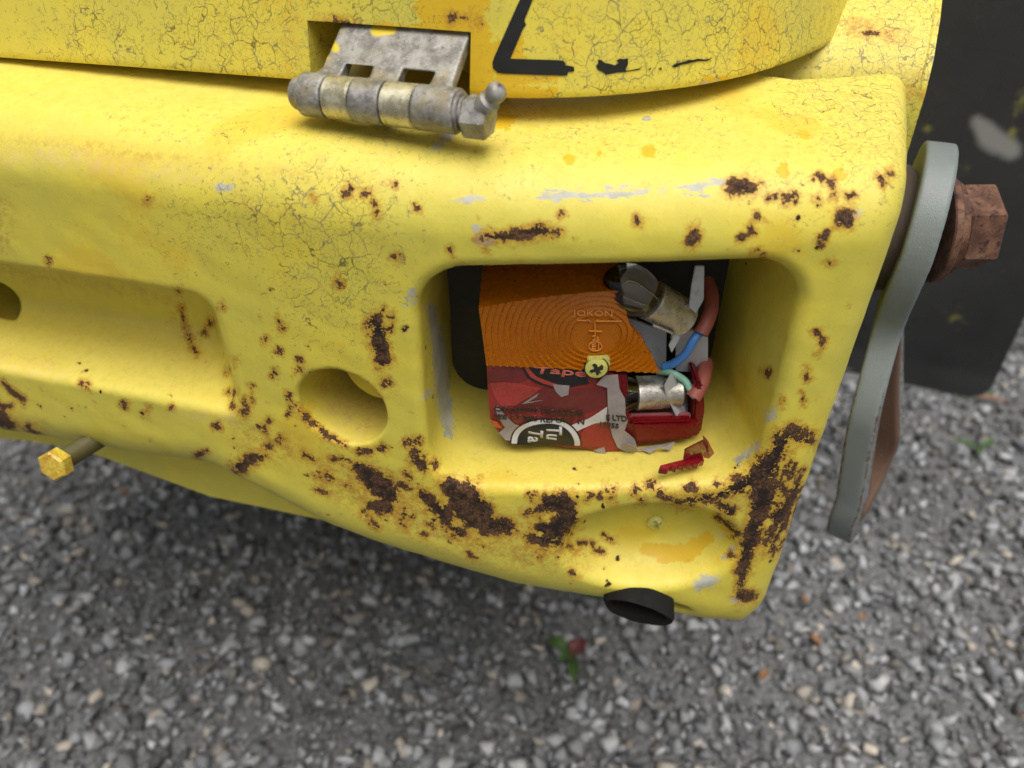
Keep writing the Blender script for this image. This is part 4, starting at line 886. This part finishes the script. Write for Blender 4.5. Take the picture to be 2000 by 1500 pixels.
peel_or_reflection = extr('peeled_tape', [(1180, 735), (1207, 732), (1210, 760), (1221, 780), (1222, 808), (1226, 822), (1220, 842), (1240, 860), (1246, 880), (1226, 884), (1206, 874), (1196, 852), (1190, 826), (1187, 790), (1186, 758), (1165, 752)], -.0008, .0004, M_film, lamp)
text_quad('lettering', 'E LTD', [(1184, 810), (1224, 812), (1225, 823), (1184, 821)], M_black, peel_or_reflection, -.0012, bold=.028)
text_quad('lettering', '11955', [(1172, 824), (1209, 828), (1208, 838), (1172, 835)], M_black, peel_or_reflection, -.0012, bold=.028)
bm = bmesh.new()
for pts in ([(1212, 872, -.0012), (1228, 868, -.004), (1244, 876, -.0045), (1238, 886, -.002)], [(1244, 878, -.001), (1300, 868, -.002), (1318, 864, -.0005), (1308, 880, -.0025), (1286, 874, -.002), (1270, 886, -.003), (1256, 880, -.0015)], [(1180, 872, .0), (1185, 892, -.001), (1160, 880, .0)]): prism(bm, [lp(*q) for q in pts], (0, .0005, 0))
bm_obj('tape_curl', bm, M_film, peel_or_reflection, False)
# lens screw and its yellow boss
extr('screw_boss', [(1147, 697), (1191, 696), (1192, 716), (1184, 724), (1152, 724), (1147, 716)], -.0012, .003, M_screwy, lamp, .0005)
cross_screw('lens_screw', lp(1165, 720, -.0030), (0, -1, .02), .0047, M_screwy, lamp, .2, .25)
bm = bmesh.new(); cc = lp(1165, 720, -.0019); cyl(bm, cc, cc + Vector((0, .0008, 0)), .0053, seg=40); bm_obj('screw_shade_ring', bm, M_cavity, lamp, True, 40)  # dark ring added as a shade outline round the screw head
bm = bmesh.new(); sc_ = lp(1165, 720, -.0030) + Vector((0, -.0001, 0)); sx = Vector((math.cos(.25), 0, math.sin(.25))); sz = Vector((-math.sin(.25), 0, math.cos(.25)))
for A_, B_ in ((sx, sz), (sz, sx)):
    prism(bm, [sc_ + Vector((0, -.0009 if A_ is sx else -.00093, 0)) + A_ * a_ + B_ * b_ for a_, b_ in ((-.0027, -.0004), (-.0022, -.0006), (0, -.0008), (.0022, -.0006), (.0027, -.0004), (.0027, .0004), (.0022, .0006), (0, .0008), (-.0022, .0006), (-.0027, .0004))], (0, .0005, 0))
bm_obj('screw_slot_shade', bm, M_cavity, lamp, False)  # near-black cross over the slots, their shade put in as colour
# bulbs, holders, brackets
def holder(name, c0, c1, r, gl, parent, glass_r=None):
    c0, c1 = Vector(c0), Vector(c1); ax_ = (c1 - c0).normalized(); bm = bmesh.new(); L = (c1 - c0).length
    lathe(bm, c0, ax_, [(0, r * .93), (.0003, r), (.0010, r * 1.01), (.0016, r * .985), (L * .55, r * .985), (L * .57, r * .96), (L - .001, r * .955), (L, r * .85)], 44); h = bm_obj(name, bm, M_nickel, parent, True, 35)
    bm = bmesh.new(); lathe(bm, c0 + ax_ * .001, -ax_, [(0, r * .84), (.002, r * .92), (.006, r * 1.1), (gl * .4, r * 1.18), (gl * .6, r * 1.14), (gl * .75, r * .98), (gl * .87, r * .7), (gl * .96, r * .36), (gl, .0004)], 36); bm_obj('bulb_glass', bm, M_glass, h, True)
    bm = bmesh.new(); tube(bm, [c0 - ax_ * .001 + Vector((.002, 0, 0)), c0 - ax_ * gl * .5 + Vector((.001, 0, .002)), c0 - ax_ * gl * .5 + Vector((-.002, 0, -.002)), c0 + ax_ * .001 + Vector((-.003, 0, 0))], .0002, 8); bm_obj('filament', bm, M_nickel, h, True)
    return h
up = holder('bulb_holder', lp(1268, 584, .010), lp(1338, 622, .014), .0086, .025, lamp)
lo_ = holder('bulb_holder', lp(1240, 768, .010), lp(1330, 764, .012), .0078, .022, lamp)
extr('bracket', [(1358, 520), (1376, 520), (1375, 585), (1360, 612), (1340, 640), (1312, 690), (1306, 676), (1326, 632), (1346, 596), (1350, 560)], .0085, .0011, M_galv, lamp, .0003)
extr('contact_plate', [(1320, 668), (1330, 648), (1383, 640), (1383, 722), (1380, 728), (1320, 726)], .019, .0012, M_galv, lamp, .0003)
extr('contact_plate', [(1225, 620), (1302, 648), (1301, 722), (1236, 726)], .022, .0012, M_galv, lamp, .0003)
bm = bmesh.new(); prism(bm, [lp(1309, 730, .006), lp(1297, 752, .004), lp(1299, 768, .004), lp(1328, 830, .003), lp(1342, 818, .008), lp(1342, 752, .018), lp(1322, 728, .018)], (.0006, .0009, 0), .0002); bm_obj('bracket', bm, M_galv, lamp, False)
extr('reflector', [(945, 560), (1240, 545), (1250, 715), (960, 705)], .030, .001, simple('amber_side_reflector', (.62, .56, .44), .4, .2, var=.4, scale=120), lamp)
extr('reflector', [(1215, 795), (1360, 790), (1360, 826), (1215, 826)], .020, .001, simple('ribbed_reflector', (.1, .08, .07), .5), lamp)
bm = bmesh.new(); tube(bm, [lp(1275, 635, .004), lp(1300, 645, .005), lp(1314, 651, .006), lp(1312, 658, .008)], .0007, 8); bm_obj('spring_wire', bm, M_nickel, lamp, True)
bm = bmesh.new(); tube(bm, [lp(1296, 716, .014), lp(1315, 710, .012), lp(1338, 692, .010), lp(1354, 665, .010), lp(1368, 648, .013), lp(1374, 640, .016)], .0019, 16); bm_obj('wire', bm, M_blue, lamp, True)
bm = bmesh.new(); tube(bm, [lp(1285, 726, .016), lp(1310, 728, .011), lp(1336, 742, .009), lp(1350, 764, .006), lp(1356, 774, .006)], .0016, 16); bm_obj('wire', bm, M_green, lamp, True)
bm = bmesh.new(); tube(bm, [lp(1368, 652, .011), lp(1380, 628, .014), lp(1388, 604, .019), lp(1388, 575, .026), lp(1380, 550, .034)], .0033, 18, .0009); bm_obj('wire_sleeve', bm, M_sleeve, lamp, True, 50)
bm = bmesh.new(); tube(bm, [lp(1353, 777, .004), lp(1366, 756, .007), lp(1374, 735, .012), lp(1378, 710, .022)], .0035, 18, .0009); bm_obj('wire_sleeve', bm, M_sleeve, lamp, True, 50)
# broken piece of red lens lying in the pocket
def shard():
    m = simple('red_lens_fragment', (.34, .012, .02), .22, var=.35, scale=250, Transmission_Weight=.3, Coat_Weight=.3)
    bm = bmesh.new(); fl = .2285
    serr = [(1290, 908), (1334, 897), (1372, 888), (1376, 900), (1368, 901), (1363, 907), (1355, 903), (1349, 909), (1341, 905), (1335, 911), (1326, 907), (1320, 914), (1311, 910), (1304, 917), (1287, 915)]
    prism(bm, [wv(at_h(x, y, fl - .004)) for x, y in serr], (0, .0008, -.0038), .0003)
    up = [(1337, 879, .013), (1374, 860, .020), (1380, 878, .012), (1374, 892, .004), (1334, 899, .004)]
    prism(bm, [wv(at_h(x, y, fl - z)) for x, y, z in up], (.0002, .0012, -.0002), .0002)
    o = bm_obj('lens_shard', bm, m, None, False)
    bm = bmesh.new(); prism(bm, [wv(at_h(x, y, fl - z)) for x, y, z in ((1372, 850, .024), (1383, 862, .020), (1395, 886, .006), (1385, 896, .003), (1374, 894, .004), (1378, 876, .012))], (.0002, .0008, -.0002), .0001); bm_obj('film_tab', bm, M_tapelight, o, False)
    return o
tag(shard(), 'broken shard of red lens plastic with serrated edge lying under the tail lamp', 'lens fragment')
# ---------------------------------------------------------------- small weeds and litter on the gravel
M_leaf = simple('weed_leaf', (.05, .1, .022), .5, var=.4, scale=90); M_redleaf = simple('red_weed_leaf', (.12, .025, .025), .5, var=.3, scale=90); M_dry = simple('dry_leaf', (.24, .115, .045), .7, var=.35, scale=120)
def leaf(bm, base, ang, L, w, lift):
    base = Vector(base); d = Vector((math.cos(ang), math.sin(ang), 0)); s = Vector((-d.y, d.x, 0)); n = 7; A, B, C = [], [], []
    for k in range(n + 1):
        t = k / n; c = base + d * L * t + Vector((0, 0, lift * math.sin(t * 2.2))); ww = w * math.sin(math.pi * min(1, t * .93 + .04)) ** .8
        A.append(bm.verts.new(c + s * ww + Vector((0, 0, ww * .35)))); B.append(bm.verts.new(c)); C.append(bm.verts.new(c - s * ww + Vector((0, 0, ww * .35))))
    for k in range(n): bm.faces.new((A[k], B[k], B[k + 1], A[k + 1])); bm.faces.new((B[k], C[k], C[k + 1], B[k + 1]))
def weed(px, py, leaves, label):
    p = at_h(px, py, HC); root = bpy.data.objects.new('weed', None); COL.objects.link(root); root.location = (p[0], p[1], 0); tag(root, label, 'plant')
    bm = bmesh.new(); tube(bm, [(0, 0, -.003), (.001, .002, .010), (.003, .003, .02)], .0013, 8); bm_obj('stem', bm, M_leaf, root)
    for ang, L, w, lift, m in leaves:
        bm = bmesh.new(); leaf(bm, (.001, .001, .012), ang, L, w, lift); bm_obj('leaf', bm, m, root)
weed(1118, 1300, [(2.6, .034, .008, .012, M_leaf), (4.6, .032, .006, .008, M_leaf), (.9, .022, .006, .012, M_redleaf), (3.6, .02, .005, .01, M_leaf), (1.7, .016, .005, .014, M_redleaf)], 'small green and red leaved weed growing alone in the open gravel')
weed(1905, 890, [(.4, .03, .006, .008, M_leaf), (2.8, .034, .006, .007, M_leaf), (4.2, .022, .005, .008, M_leaf)], 'small green weed beside the grey lifting link')
weed(1895, 785, [(.1, .04, .005, .006, M_leaf), (-.5, .05, .004, .005, M_dry), (2.4, .03, .004, .01, M_leaf)], 'low weed with dry stalk at the foot of the black wheel')
weed(1190, 1178, [(3.4, .03, .007, .008, M_leaf), (2.7, .022, .006, .008, M_leaf)], 'green weed half hidden under the rubber hose')
for k, (x, y) in enumerate([(1600, 1270), (1575, 1190), (1990, 1300), (1980, 1405), (1690, 1220), (260, 975), (1480, 1340)]):
    p = at_h(x, y, HC); bm = bmesh.new(); leaf(bm, (0, 0, 0), random.uniform(0, 6), random.uniform(.010, .018), random.uniform(.003, .005), .006); o = bm_obj('dry_leaf', bm, M_dry, None); o.location = (p[0], p[1], .010)
    tag(o, 'small orange brown dry leaf scrap on the grey gravel', 'leaf', 'dry leaf scraps on the gravel')
